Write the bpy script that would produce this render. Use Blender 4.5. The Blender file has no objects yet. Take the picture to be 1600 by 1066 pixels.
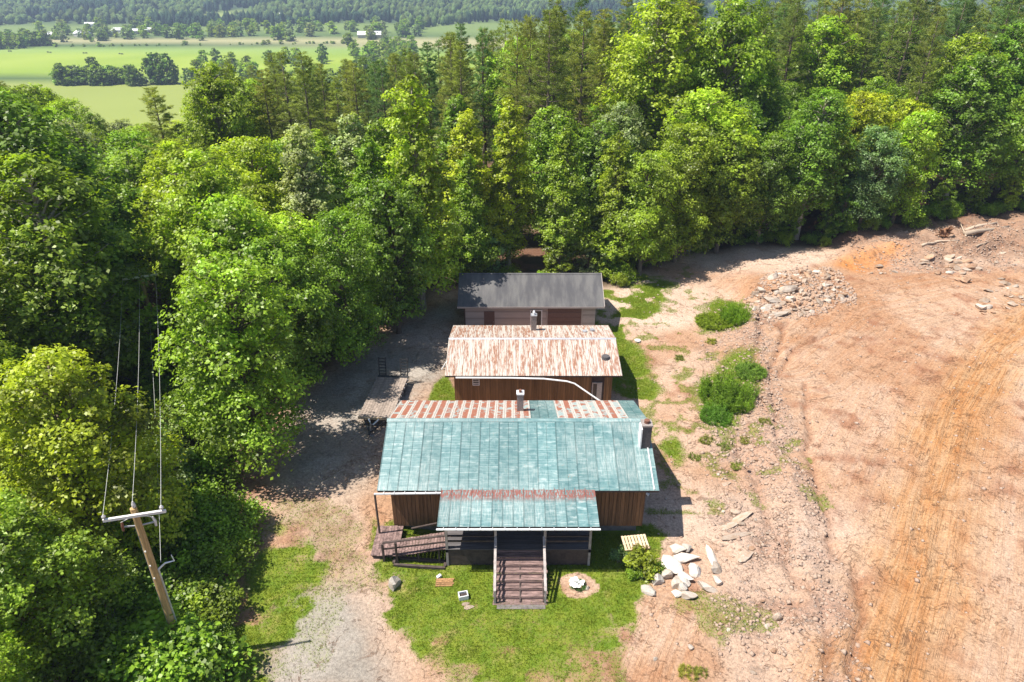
import bpy, math, random
import numpy as np
from mathutils import Vector, Matrix

R = math.radians
rnd = random.Random(7)
scene = bpy.context.scene
COL = scene.collection

# ------------------------------------------------------------------ camera
PITCH = R(28.0)
CAM_H = 30.0
cam_d = bpy.data.cameras.new('camera')
cam_d.sensor_width = 36.0
cam_d.lens = 24.0
cam_d.clip_end = 20000.0
cam = bpy.data.objects.new('camera', cam_d)
COL.objects.link(cam)
cam.location = (0, 0, CAM_H)
cam.rotation_euler = (R(90) - PITCH, 0, 0)
scene.camera = cam

# ------------------------------------------------------------------ sky and sun
TO_SUN = Vector((-0.50, -0.09, 1.0)).normalized()
world = bpy.data.worlds.new('World')
scene.world = world
world.use_nodes = True
wn = world.node_tree.nodes
sky = wn.new('ShaderNodeTexSky')
sky.sky_type = 'NISHITA'
sky.sun_disc = False
sky.sun_elevation = math.asin(TO_SUN.z)
sky.sun_rotation = math.atan2(TO_SUN.x, TO_SUN.y)
sky.air_density = 1.0
sky.dust_density = 0.6
bg = wn['Background']
bg.inputs['Strength'].default_value = 0.09
world.node_tree.links.new(sky.outputs['Color'], bg.inputs['Color'])
sun_d = bpy.data.lights.new('sun', 'SUN')
sun_d.energy = 5.0
sun_d.angle = R(0.5)
sun_d.color = (1.0, 0.95, 0.87)
sun = bpy.data.objects.new('sun', sun_d)
COL.objects.link(sun)
sun.rotation_euler = TO_SUN.to_track_quat('Z', 'Y').to_euler()
sun.location = (-40, 0, 80)

vs = scene.view_settings
vs.view_transform = 'Standard'
vs.look = 'None'
vs.gamma = 1.0
vs.exposure = 0.86
vs.use_curve_mapping = False
cy = scene.cycles
cy.use_denoising = True
cy.max_bounces = 9
cy.diffuse_bounces = 6
cy.glossy_bounces = 2
cy.transmission_bounces = 8
cy.transparent_max_bounces = 4
cy.volume_bounces = 0
cy.caustics_reflective = False
cy.caustics_refractive = False

# ------------------------------------------------------------------ numeric helpers
F = 1600 * 24 / 36.0
CP, SP = math.cos(PITCH), math.sin(PITCH)

def ss(a, b, x):
    t = np.clip((np.asarray(x, float) - a) / (b - a), 0, 1)
    return t * t * (3 - 2 * t)

def vnoise(x, y, seed=0):
    xi = np.floor(x).astype(np.int64); yi = np.floor(y).astype(np.int64)
    fx = x - xi; fy = y - yi
    fx = fx * fx * (3 - 2 * fx); fy = fy * fy * (3 - 2 * fy)
    def h(a, b):
        n = (a * 374761393 + b * 668265263 + seed * 974711) & 0x7fffffff
        n = ((n ^ (n >> 13)) * 1274126177) & 0x7fffffff
        return ((n ^ (n >> 16)) & 0xffff) / 65535.0
    return (h(xi, yi) * (1 - fx) + h(xi + 1, yi) * fx) * (1 - fy) + (h(xi, yi + 1) * (1 - fx) + h(xi + 1, yi + 1) * fx) * fy

def fbm(x, y, scale, octv=4, seed=0):
    x = np.asarray(x, float) / scale; y = np.asarray(y, float) / scale
    s = 0; a = 0.5; t = 0
    for i in range(octv):
        s = s + a * vnoise(x, y, seed + i * 17); t += a
        a *= 0.5; x = x * 2.03 + 11.3; y = y * 2.03 + 4.7
    return s / t

PADY = [10, 21, 30.5, 49, 65.5, 85]
PADX = [13, 15.2, 17.3, 20.6, 25.6, 29]

def pad_edge(y):
    return np.interp(y, PADY, PADX)

def terrain(x, y):
    x = np.asarray(x, float); y = np.asarray(y, float)
    z = 0.55 * ss(-4.2, -8.2, x) * ss(26.8, 29.6, y)
    xl = pad_edge(y) + 1.2 * (fbm(x * 0, y, 5, 3, 5) - 0.5)
    front = ss(14, 17, x)
    z = z + 0.5 * ss(xl - 3.0, xl + 0.2, x) * (1 - ss(86, 95, y))
    z = z + 0.16 * np.exp(-((x - xl) / 0.7) ** 2) * fbm(x, y, 2.2, 3, 8) * 2 * (1 - ss(66, 70, y))
    # cut bank in the far corner of the pad
    bl = 74.5 + 2.2 * (fbm(x, y * 0, 6, 3, 21) - 0.5)
    z = z + 1.7 * ss(bl, bl + 6.5, y) * ss(37, 45, x)
    z = z + 0.9 * ss(55, 62, x) * ss(66, 74, y) * (1 - ss(74, 78, y))
    # heaped rubble base
    z = z + 1.25 * np.exp(-(((x - 29.6) / 3.8) ** 2 + ((y - 67.0) / 3.2) ** 2))
    # small relief on bare soil
    soil = ss(9.2, 12, x) * (1 - ss(84, 90, y))
    stony = ss(xl - 5.5, xl - 3.0, x) * (1 - ss(xl + 0.6, xl + 2.2, x)) * (1 - ss(56, 64, y))
    z = z + soil * (0.10 * (fbm(x, y, 1.6, 4, 31) - 0.5)) + stony * (0.42 * (fbm(x, y, 0.9, 3, 37) - 0.5))
    bank = ss(71, 75, y) * ss(36, 42, x) * (1 - ss(88, 96, y))
    z = z + bank * 1.5 * (fbm(x, y, 1.9, 4, 39) - 0.5)
    # downhill into the valley, then hills
    d = y - 0.28 * x
    z = z - 40 * ss(92, 400, d) + 0 * front
    z = z + ss(95, 160, d) * (1 - ss(330, 420, d)) * 4 * (fbm(x, y, 40, 3, 51) - 0.5)
    far = ss(980, 2700, y + 0.10 * x)
    z = z + far * (105 + 90 * (fbm(x, y, 900, 3, 61) - 0.5)) + ss(930, 1250, y) * 26 * (fbm(x, y, 260, 3, 65) - 0.45)
    return z

def hz(x, y):
    return float(terrain(np.array([x]), np.array([y]))[0])

def ray(px, py):
    u = (px - 800) / F; v = (py - 533) / F
    return u, CP - v * SP, -(SP + v * CP)

def atz(px, py, z):
    """point on the horizontal plane z under the picture position"""
    u, f, d = ray(px, py)
    t = (z - CAM_H) / d
    return Vector((u * t, f * t, z))

def at(px, py):
    z = 0.0
    for _ in range(9):
        p = atz(px, py, z)
        z = 0.5 * z + 0.5 * hz(p.x, p.y)
    return Vector((p.x, p.y, hz(p.x, p.y)))

def to_px(x, y, z):
    dz = z - CAM_H
    zc = y * CP - dz * SP
    return 800 + F * x / zc, 533 - F * (y * SP + dz * CP) / zc

def poly_sd(x, y, poly):
    """signed distance to polygon, positive inside"""
    x = np.asarray(x, float); y = np.asarray(y, float)
    d = np.full(x.shape, 1e9); ins = np.zeros(x.shape, bool)
    n = len(poly)
    for i in range(n):
        ax, ay = poly[i]; bx, by = poly[(i + 1) % n]
        ex, ey = bx - ax, by - ay
        t = np.clip(((x - ax) * ex + (y - ay) * ey) / (ex * ex + ey * ey + 1e-9), 0, 1)
        d = np.minimum(d, np.hypot(x - ax - t * ex, y - ay - t * ey))
        c = ((ay > y) != (by > y)) & (x < (bx - ax) * (y - ay) / (by - ay + 1e-12) + ax)
        ins ^= c
    return np.where(ins, d, -d)

def line_dist(x, y, pts):
    """distance to and arc position along a polyline"""
    d = np.full(np.shape(x), 1e9); s = np.zeros(np.shape(x)); side = np.zeros(np.shape(x)); acc = 0
    for (ax, ay), (bx, by) in zip(pts[:-1], pts[1:]):
        ex, ey = bx - ax, by - ay; L = math.hypot(ex, ey)
        t = np.clip(((x - ax) * ex + (y - ay) * ey) / (L * L), 0, 1)
        dd = np.hypot(x - ax - t * ex, y - ay - t * ey)
        sg = np.sign((x - ax) * ey - (y - ay) * ex)
        m = dd < d
        s = np.where(m, acc + t * L, s); side = np.where(m, sg, side); d = np.where(m, dd, d)
        acc += L
    return d, s, side

def pxpoly(pts):
    return [(at(a, b).x, at(a, b).y) for a, b in pts]

# ------------------------------------------------------------------ materials
class N:
    """tiny node-tree writer"""
    def __init__(s, name):
        s.m = bpy.data.materials.new(name); s.m.use_nodes = True
        s.t = s.m.node_tree; s.t.nodes.clear()
        s.out = s.t.nodes.new('ShaderNodeOutputMaterial')
    def n(s, typ, props=None, **inp):
        nd = s.t.nodes.new('ShaderNode' + typ)
        for k, v in (props or {}).items(): setattr(nd, k, v)
        for k, v in inp.items():
            k = k.replace('_', ' ')
            key = int(k[1:]) if k[0] == 'i' and k[1:].isdigit() else k
            s.set(nd, key, v)
        return nd
    def set(s, nd, key, v):
        if isinstance(v, bpy.types.NodeSocket): s.t.links.new(v, nd.inputs[key])
        else: nd.inputs[key].default_value = v
    def noise(s, vec, scale, detail=4, rough=0.6, dist=0.0):
        return s.n('TexNoise', None, Vector=vec, Scale=scale, Detail=detail, Roughness=rough, Distortion=dist).outputs['Fac']
    def math(s, op, a, b=0.0, clamp=False):
        nd = s.n('Math', dict(operation=op, use_clamp=clamp)); s.set(nd, 0, a); s.set(nd, 1, b); return nd.outputs[0]
    def ramp(s, v, a, b, x=0.0, y=1.0):
        return s.n('MapRange', dict(interpolation_type='SMOOTHSTEP'), Value=v, From_Min=a, From_Max=b, To_Min=x, To_Max=y).outputs[0]
    def mix(s, f, a, b, mode='MIX'):
        nd = s.n('Mix', dict(data_type='RGBA', blend_type=mode)); s.set(nd, 0, f); s.set(nd, 6, a); s.set(nd, 7, b); return nd.outputs[2]
    def attr(s, name, out='Fac', typ='GEOMETRY'):
        return s.n('Attribute', dict(attribute_name=name, attribute_type=typ)).outputs[out]
    def obj(s): return s.n('TexCoord').outputs['Object']
    def pos(s): return s.n('NewGeometry').outputs['Position']
    def vmul(s, v, k):
        nd = s.n('VectorMath', dict(operation='MULTIPLY')); s.set(nd, 0, v); s.set(nd, 1, k); return nd.outputs[0]
    def vadd(s, v, k):
        nd = s.n('VectorMath', dict(operation='ADD')); s.set(nd, 0, v); s.set(nd, 1, k); return nd.outputs[0]
    def bump(s, h, strength=0.5, dist=0.05):
        return s.n('Bump', None, Height=h, Strength=strength, Distance=dist).outputs[0]
    def pbr(s, col, rough=0.8, metal=0.0, spec=0.3, normal=None):
        nd = s.n('BsdfPrincipled')
        s.set(nd, 'Base Color', col); s.set(nd, 'Roughness', rough); s.set(nd, 'Metallic', metal); s.set(nd, 'Specular IOR Level', spec)
        if normal is not None: s.set(nd, 'Normal', normal)
        s.t.links.new(nd.outputs[0], s.out.inputs[0]); return s.m

def rgb(r, g, b): return (r, g, b, 1.0)

M = {}
def simple(name, col, rough=0.8, metal=0.0, spec=0.3, var=0.35, scale=6.0, bump=0.25, stretch=(1, 1, 1)):
    k = N(name)
    rr = k.n('ObjectInfo').outputs['Random']
    v = k.vmul(k.obj(), stretch)
    v = k.vadd(v, k.n('CombineXYZ', None, X=k.math('MULTIPLY', rr, 37.0), Y=k.math('MULTIPLY', rr, 91.0)).outputs[0])
    n1 = k.noise(v, scale, 5, 0.65)
    n2 = k.noise(v, scale * 7, 3, 0.6)
    f = k.math('ADD', k.math('MULTIPLY', n1, 0.7), k.math('MULTIPLY', n2, 0.3))
    g = k.ramp(f, 0.3, 0.7, 1 - var, 1 + var)
    g = k.math('MULTIPLY', g, k.ramp(rr, 0, 1, 0.85, 1.15))
    c = k.mix(1.0, rgb(*col), k.n('CombineXYZ', None, X=g, Y=g, Z=g).outputs[0], 'MULTIPLY')
    M[name] = k.pbr(c, rough, metal, spec, k.bump(f, bump, 0.03))

simple('board_brown', (0.165, 0.085, 0.042), 0.85, var=0.5, scale=2.0, stretch=(6, 6, 0.6), bump=0.4)
simple('shed_brown', (0.21, 0.115, 0.05), 0.85, var=0.4, scale=2.0, stretch=(6, 6, 0.6), bump=0.4)
simple('deck_wood', (0.19, 0.125, 0.112), 0.85, var=0.75, scale=2.2, stretch=(2, 5, 5), bump=0.5)
simple('grey_wood', (0.32, 0.28, 0.26), 0.85, var=0.35, scale=3)
simple('dark_wood', (0.075, 0.055, 0.048), 0.9, var=0.4, scale=3)
simple('pale_wood', (0.60, 0.46, 0.30), 0.8, var=0.2, scale=3)
simple('trailer_wood', (0.27, 0.215, 0.175), 0.85, var=0.45, scale=2, stretch=(4, 0.6, 4))
simple('black_steel', (0.03, 0.03, 0.033), 0.5, spec=0.5, var=0.4)
simple('white_metal', (0.72, 0.72, 0.72), 0.45, spec=0.5, var=0.12)
simple('grey_metal', (0.42, 0.42, 0.44), 0.45, 0.4, var=0.2)
simple('block', (0.17, 0.15, 0.14), 0.9, var=0.3, scale=3)
simple('brick_grey', (0.27, 0.23, 0.21), 0.9, var=0.4, scale=14)
simple('brick_dark', (0.075, 0.068, 0.07), 0.9, var=0.3, scale=10)
simple('flue', (0.20, 0.09, 0.06), 0.9, var=0.3)
simple('garage_wall', (0.40, 0.335, 0.30), 0.85, var=0.1, scale=2)
simple('garage_door', (0.145, 0.085, 0.07), 0.6, var=0.12)
simple('dark_glass', (0.02, 0.02, 0.025), 0.2, spec=0.6, var=0.1)
simple('yellow_paint', (0.75, 0.60, 0.03), 0.6, var=0.1)
simple('pole_wood', (0.40, 0.265, 0.12), 0.9, var=0.4, scale=3, stretch=(5, 5, 0.5))
simple('arm_wood', (0.66, 0.62, 0.57), 0.8, var=0.12, scale=4)
simple('porcelain', (0.5, 0.47, 0.45), 0.3, var=0.2)
simple('wire', (0.55, 0.54, 0.52), 0.5, 0.2, var=0.1)
simple('bark', (0.15, 0.115, 0.085), 0.95, var=0.5, scale=5, stretch=(3, 3, 0.6), bump=0.7)
simple('pale_bark', (0.30, 0.26, 0.21), 0.95, var=0.4, scale=4, stretch=(3, 3, 0.6), bump=0.6)
simple('dead_wood', (0.40, 0.31, 0.23), 0.9, var=0.4, scale=4, stretch=(4, 4, 4), bump=0.6)
simple('root_wood', (0.20, 0.10, 0.055), 0.95, var=0.5, scale=6, bump=0.8)
simple('petal', (0.82, 0.82, 0.78), 0.7, var=0.08)
simple('blue_paint', (0.07, 0.14, 0.42), 0.5, var=0.15)
simple('far_white', (0.75, 0.75, 0.76), 0.6, var=0.08)
simple('far_wall', (0.5, 0.47, 0.43), 0.8, var=0.1)
simple('orange_board', (0.30, 0.165, 0.075), 0.9, var=0.5, scale=9)
simple('cow', (0.02, 0.017, 0.015), 0.8, var=0.2)

def rock_mat(name, a, b, c):
    k = N(name)
    rr = k.n('ObjectInfo').outputs['Random']
    v = k.vadd(k.obj(), k.n('CombineXYZ', None, X=k.math('MULTIPLY', rr, 51.0), Y=k.math('MULTIPLY', rr, 23.0)).outputs[0])
    n1 = k.noise(v, 1.6, 6, 0.7, 0.3); n2 = k.noise(v, 11, 4, 0.7)
    col = k.mix(k.ramp(n1, 0.35, 0.66), rgb(*a), rgb(*b))
    col = k.mix(k.ramp(n2, 0.52, 0.72, 0, 0.7), col, rgb(*c))
    g = k.ramp(rr, 0, 1, 0.72, 1.12)
    col = k.mix(1.0, col, k.n('CombineXYZ', None, X=g, Y=g, Z=g).outputs[0], 'MULTIPLY')
    M[name] = k.pbr(col, 0.9, 0, 0.25, k.bump(k.math('ADD', n1, k.math('MULTIPLY', n2, 0.4)), 0.7, 0.06))
rock_mat('rock', (0.43, 0.35, 0.28), (0.35, 0.24, 0.16), (0.25, 0.15, 0.10))
rock_mat('rock_pale', (0.52, 0.455, 0.385), (0.43, 0.335, 0.255), (0.29, 0.21, 0.15))
rock_mat('soil_stone', (0.50, 0.37, 0.28), (0.42, 0.28, 0.20), (0.56, 0.48, 0.40))
rock_mat('rock_white', (0.58, 0.53, 0.465), (0.49, 0.42, 0.345), (0.36, 0.28, 0.21))
rock_mat('rock_rust', (0.42, 0.28, 0.18), (0.32, 0.17, 0.10), (0.46, 0.38, 0.31))

def roof_teal(name, rust_amt=0.0, scuff=1.0):
    k = N(name)
    rr = k.n('ObjectInfo').outputs['Random']
    off = k.n('CombineXYZ', None, X=k.math('MULTIPLY', rr, 61.0), Y=k.math('MULTIPLY', rr, 17.0)).outputs[0]
    o = k.obj()
    v = k.vadd(o, off)
    rip = k.noise(k.vmul(v, (0.55, 4.5, 1)), 1.35, 4, 0.6, 0.4)       # cross ripples, oil canning
    dent = k.noise(v, 2.1, 4, 0.65, 0.5)
    fine = k.noise(k.vmul(v, (5, 0.5, 1)), 2.4, 5, 0.75)
    spk = k.noise(v, 17, 4, 0.75)
    c = k.mix(k.ramp(dent, 0.3, 0.7), rgb(0.060, 0.145, 0.150), rgb(0.115, 0.215, 0.212))
    s = k.math('MULTIPLY', k.ramp(rip, 0.50, 0.66), k.ramp(dent, 0.40, 0.62))
    c = k.mix(k.math('MULTIPLY', s, 0.6 * scuff), c, rgb(0.40, 0.46, 0.44))
    rip2 = k.noise(k.vmul(v, (0.35, 9.0, 1)), 1.4, 3, 0.6, 0.3)
    c = k.mix(k.math('MULTIPLY', k.ramp(rip2, 0.5, 0.62), 0.32 * scuff), c, rgb(0.33, 0.42, 0.41))
    xs_ = k.n('SeparateXYZ', None, Vector=o).outputs['X']
    c = k.mix(k.math('MULTIPLY', k.math('ADD', k.ramp(xs_, 0.055, 0.085, 1, 0), k.math('MULTIPLY', k.ramp(xs_, 0.6, 0.61), k.math('MULTIPLY', k.ramp(xs_, 0.625, 0.635, 1, 0), 0.3))), 0.5), c, rgb(0.06, 0.13, 0.135))
    c = k.mix(k.math('MULTIPLY', k.ramp(fine, 0.55, 0.75), 0.45 * scuff), c, rgb(0.32, 0.41, 0.40))
    r1 = k.math('MULTIPLY', k.ramp(spk, 0.56, 0.66), k.ramp(dent, 0.53 - rust_amt * 0.25, 0.68 - rust_amt * 0.25))
    c = k.mix(k.math('MULTIPLY', r1, 0.8), c, rgb(0.36, 0.14, 0.07))
    wear = k.noise(k.pos(), 0.22, 5, 0.7, 0.3)
    c = k.mix(k.ramp(wear, 0.42, 0.66, 0, 0.6), c, k.mix(k.ramp(fine, 0.4, 0.62), rgb(0.16, 0.25, 0.245), rgb(0.42, 0.46, 0.43)))
    tone = k.ramp(rr, 0, 1, 0.86, 1.12)
    c = k.mix(1.0, c, k.n('CombineXYZ', None, X=tone, Y=tone, Z=tone).outputs[0], 'MULTIPLY')
    h = k.math('ADD', rip, k.math('MULTIPLY', dent, 0.6))
    M[name] = k.pbr(c, 0.42, 0.0, 0.5, k.bump(h, 0.30, 0.06))
    return k
roof_teal('teal_roof')

def porch_roof_mat():
    k = roof_teal('teal_porch', 0.1, 1.2)
    # rust bleeding down from the top lap
    pr = [n for n in k.t.nodes if n.type == 'BSDF_PRINCIPLED'][0]
    src = pr.inputs['Base Color'].links[0].from_socket
    rr = k.n('ObjectInfo').outputs['Random']
    o = k.vadd(k.obj(), k.n('CombineXYZ', None, X=k.math('MULTIPLY', rr, 61.0)).outputs[0])
    y = k.n('SeparateXYZ', None, Vector=k.obj()).outputs['Y']
    n1 = k.noise(k.vmul(o, (5, 1.2, 1)), 2.2, 4, 0.7)
    m = k.math('MAXIMUM', k.math('MULTIPLY', k.ramp(n1, 0.40, 0.52), k.ramp(y, 1.6, 2.3)), k.ramp(y, 2.62, 2.68, 0, 0.85))
    k.set(pr, 'Base Color', k.mix(k.math('MULTIPLY', m, 0.9), src, rgb(0.22, 0.062, 0.04)))
porch_roof_mat()

def rust_back_mat(name, amount):
    k = N(name)
    rr = k.n('ObjectInfo').outputs['Random']
    o = k.obj()
    v = k.vadd(o, k.n('CombineXYZ', None, X=k.math('MULTIPLY', rr, 61.0), Y=k.math('MULTIPLY', rr, 29.0)).outputs[0])
    x = k.n('SeparateXYZ', None, Vector=o).outputs['X']
    n1 = k.noise(v, 0.9, 5, 0.7, 0.4); n2 = k.noise(v, 7, 4, 0.7)
    x = k.math('ADD', x, k.math('MULTIPLY', k.math('SUBTRACT', k.noise(v, 3.0, 4, 0.7), 0.5), 0.16))
    inside = k.math('MULTIPLY', k.ramp(x, 0.09, 0.14), k.ramp(x, 0.43, 0.48, 1, 0))
    red = k.mix(k.ramp(n2, 0.35, 0.65), rgb(0.24, 0.065, 0.04), rgb(0.32, 0.125, 0.065))
    pale = k.mix(k.ramp(n2, 0.42, 0.6), rgb(0.50, 0.46, 0.40), rgb(0.36, 0.33, 0.30))
    teal = k.mix(k.ramp(n1, 0.4, 0.6), rgb(0.17, 0.30, 0.30), rgb(0.36, 0.42, 0.39))
    base = k.mix(inside, pale, k.mix(k.ramp(n2, 0.4, 0.6), teal, pale)) if amount < 0.9 else k.mix(inside, pale, teal)
    f = k.math('MULTIPLY', inside, k.ramp(n1, 0.62 - 0.4 * amount, 0.70 - 0.4 * amount))
    M[name] = k.pbr(k.mix(k.math('MULTIPLY', f, 0.95), base, red), 0.7, 0, 0.3, k.bump(n2, 0.3, 0.03))
rust_back_mat('rust_red', 0.55)
rust_back_mat('rust_part', 0.33)

def shed_roof_mat():
    k = N('rust_tin')
    rr = k.n('ObjectInfo').outputs['Random']
    off = k.n('CombineXYZ', None, X=k.math('MULTIPLY', rr, 61.0), Y=k.math('MULTIPLY', rr, 43.0)).outputs[0]
    v = k.vadd(k.obj(), off)
    n1 = k.noise(k.vmul(v, (4.2, 0.30, 1)), 1.0, 5, 0.72, 0.2)
    n2 = k.noise(k.vmul(v, (3.4, 0.55, 1)), 2.6, 6, 0.78)
    n3 = k.noise(v, 0.9, 3, 0.6)
    bare = k.mix(k.ramp(n2, 0.3, 0.7), rgb(0.50, 0.465, 0.415), rgb(0.42, 0.355, 0.30))
    stain = k.mix(k.ramp(n3, 0.35, 0.65), rgb(0.50, 0.36, 0.26), rgb(0.42, 0.26, 0.16))
    c = k.mix(k.ramp(n1, 0.46, 0.66, 0, 0.7), bare, stain)
    f = k.math('MULTIPLY', k.ramp(n1, 0.45, 0.54), k.ramp(n2, 0.41, 0.52))
    c = k.mix(k.math('MULTIPLY', f, 0.8), c, k.mix(n3, rgb(0.28, 0.10, 0.04), rgb(0.17, 0.058, 0.03)))
    M['rust_tin'] = k.pbr(c, 0.6, 0, 0.4, k.bump(n2, 0.2, 0.02))
shed_roof_mat()

def garage_roof_mat():
    k = N('grey_roll_roof')
    o = k.obj()
    n1 = k.noise(k.vmul(o, (1.6, 0.35, 0.35)), 0.9, 4, 0.6); n2 = k.noise(o, 25, 4, 0.7)
    c = k.mix(k.ramp(n1, 0.35, 0.68), rgb(0.075, 0.072, 0.075), rgb(0.135, 0.128, 0.122))
    c = k.mix(k.ramp(n2, 0.4, 0.7, 0, 0.35), c, rgb(0.10, 0.10, 0.10))
    M['grey_roll_roof'] = k.pbr(c, 0.9, 0, 0.25, k.bump(n2, 0.3, 0.02))
garage_roof_mat()

def leaf_mat(name, trans=0.35, rough=0.45, gloss=0.10, vary=0.45):
    k = N(name)
    oc = k.n('ObjectInfo').outputs['Color']
    v = k.attr('v')
    g = k.ramp(v, 0, 1, 1 - vary, 1 + vary)
    c = k.mix(1.0, oc, k.n('CombineXYZ', None, X=g, Y=g, Z=g).outputs[0], 'MULTIPLY')
    big = k.noise(k.pos(), 0.33, 3, 0.6)
    c = k.mix(k.ramp(big, 0.42, 0.70, 0, 0.55), c, k.mix(1.0, c, rgb(1.28, 1.18, 0.8), 'MULTIPLY'))
    d = k.n('BsdfDiffuse', None, Color=c)
    tc = k.mix(1.0, c, rgb(1.3, 1.35, 0.5), 'MULTIPLY')
    t = k.n('BsdfTranslucent', None, Color=tc)
    m1 = k.n('MixShader'); k.set(m1, 0, trans)
    k.t.links.new(d.outputs[0], m1.inputs[1]); k.t.links.new(t.outputs[0], m1.inputs[2])
    gl = k.n('BsdfGlossy', None, Color=rgb(1.0, 1.0, 0.92), Roughness=rough)
    m2 = k.n('MixShader'); k.set(m2, 0, gloss)
    k.t.links.new(m1.outputs[0], m2.inputs[1]); k.t.links.new(gl.outputs[0], m2.inputs[2])
    k.t.links.new(m2.outputs[0], k.out.inputs[0])
    M[name] = k.m
leaf_mat('leaf', 0.48, 0.45, 0.025, 0.6)
leaf_mat('needle', 0.40, 0.6, 0.015, 0.45)
leaf_mat('blade', 0.4, 0.6, 0.01, 0.45)

def far_wood_mat():
    k = N('far_foliage')
    col = k.attr('Col', 'Color')
    p = k.pos()
    n1 = k.noise(p, 0.32, 4, 0.7); n2 = k.noise(p, 0.9, 3, 0.7)
    g = k.ramp(n2, 0.3, 0.7, 0.45, 1.5)
    c = k.mix(1.0, col, k.n('CombineXYZ', None, X=g, Y=g, Z=g).outputs[0], 'MULTIPLY')
    M['far_foliage'] = k.pbr(c, 0.9, 0, 0.1, k.bump(n1, 1.0, 3.0))
far_wood_mat()

def ground_mat():
    k = N('ground_soil')
    p = k.pos()
    col = k.attr('Col', 'Color')
    grass = k.attr('grass'); stone = k.attr('stone'); rut = k.attr('rut')
    st = k.attr('st', 'Vector')
    nearf = k.attr('near')
    nA = k.noise(p, 1.3, 6, 0.68); nB = k.noise(p, 6.5, 5, 0.7); nC = k.noise(p, 24, 4, 0.7); nD = k.noise(p, 0.42, 8, 0.72, 0.4)
    g = k.math('MULTIPLY', k.ramp(nB, 0.28, 0.72, 0.70, 1.24), k.ramp(nC, 0.3, 0.7, 0.82, 1.16))
    nE = k.noise(p, 2.6, 9, 0.82, 0.6)
    g = k.math('MULTIPLY', g, k.math('MULTIPLY', k.ramp(nE, 0.52, 0.64, 1.0, 0.76), k.ramp(nE, 0.36, 0.46, 1.12, 1.0)))
    c = k.mix(nearf, col, k.mix(1.0, col, k.n('CombineXYZ', None, X=g, Y=g, Z=g).outputs[0], 'MULTIPLY'))
    # paler and redder patches in the soil
    c = k.mix(k.math('MULTIPLY', k.math('MULTIPLY', k.ramp(nA, 0.5, 0.68), nearf), 0.38), c, k.mix(1.0, c, rgb(1.28, 1.22, 1.20), 'MULTIPLY'))
    c = k.mix(k.math('MULTIPLY', k.math('MULTIPLY', k.ramp(nD, 0.50, 0.66), nearf), 0.50), c, k.mix(1.0, c, rgb(0.86, 0.70, 0.60), 'MULTIPLY'))
    # streaks along the wheel tracks
    s1 = k.noise(k.vmul(st, (0.13, 1.5, 1)), 1.0, 6, 0.7, 0.25)
    s2 = k.noise(k.vmul(st, (0.30, 6.0, 1)), 1.0, 5, 0.7, 0.3)
    sf = k.math('ADD', k.math('MULTIPLY', s1, 0.6), k.math('MULTIPLY', s2, 0.4))
    c = k.mix(k.math('MULTIPLY', rut, k.ramp(sf, 0.40, 0.60)), c, k.mix(1.0, c, rgb(0.88, 0.68, 0.48), 'MULTIPLY'))
    c = k.mix(k.math('MULTIPLY', rut, k.ramp(sf, 0.60, 0.72, 0, 0.5)), c, rgb(0.29, 0.15, 0.075))
    s3 = k.noise(k.vmul(st, (0.05, 1.7, 1)), 1.0, 3, 0.55, 0.15)
    ln1 = k.ramp(k.math('ABSOLUTE', k.math('SUBTRACT', k.math('FRACT', k.math('MULTIPLY', s3, 9.0)), 0.5)), 0.0, 0.14, 1, 0)
    ln1 = k.math('MULTIPLY', k.math('MULTIPLY', ln1, rut), k.ramp(nA, 0.42, 0.56))
    c = k.mix(k.math('MULTIPLY', ln1, 0.6), c, rgb(0.25, 0.125, 0.06))
    cr = k.noise(p, 0.55, 7, 0.62, 0.8)
    rill = k.math('MULTIPLY', k.ramp(k.math('ABSOLUTE', k.math('SUBTRACT', cr, 0.5)), 0.0, 0.012, 1, 0), k.math('MULTIPLY', nearf, k.ramp(nD, 0.42, 0.56)))
    c = k.mix(k.math('MULTIPLY', rill, 0.55), c, rgb(0.23, 0.115, 0.06))
    # stony ground: pale chips and dark gaps
    vor = k.n('TexVoronoi', dict(feature='F1'), Vector=k.vadd(p, k.n('CombineXYZ', None, X=nB, Y=nA).outputs[0]), Scale=3.4)
    chip = k.ramp(vor.outputs['Distance'], 0.16, 0.34, 1, 0)
    c = k.mix(k.math('MULTIPLY', k.math('MULTIPLY', stone, chip), 0.55), c, rgb(0.52, 0.45, 0.39))
    c = k.mix(k.math('MULTIPLY', k.math('MULTIPLY', stone, k.ramp(nB, 0.56, 0.68)), 0.6), c, rgb(0.20, 0.10, 0.065))
    # grass cover breaking up into soil
    gsum = k.math('ADD', grass, k.math('MULTIPLY', k.math('SUBTRACT', k.math('ADD', k.math('MULTIPLY', nB, 0.55), k.math('MULTIPLY', nC, 0.45)), 0.5), 1.1))
    gm = k.ramp(gsum, 0.40, 0.62)
    gcol = k.mix(k.ramp(nA, 0.34, 0.66), rgb(0.125, 0.195, 0.018), rgb(0.21, 0.24, 0.028))
    gcol = k.mix(k.ramp(nC, 0.38, 0.66, 0, 0.5), gcol, rgb(0.09, 0.16, 0.014))
    gcol = k.mix(k.ramp(nD, 0.53, 0.68, 0, 0.75), gcol, rgb(0.33, 0.28, 0.09))
    c = k.mix(k.math('MULTIPLY', gm, nearf), c, gcol)
    h = k.math('ADD', k.math('ADD', k.math('MULTIPLY', nB, 0.8), k.math('MULTIPLY', nC, 0.5)), k.math('MULTIPLY', nE, 0.8))
    h = k.math('ADD', h, k.math('MULTIPLY', k.math('MULTIPLY', stone, chip), 1.0))
    h = k.math('ADD', h, k.math('MULTIPLY', k.math('MULTIPLY', rut, sf), 1.2))
    h = k.math('SUBTRACT', h, k.math('MULTIPLY', k.math('ADD', ln1, rill), 0.6))
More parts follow.
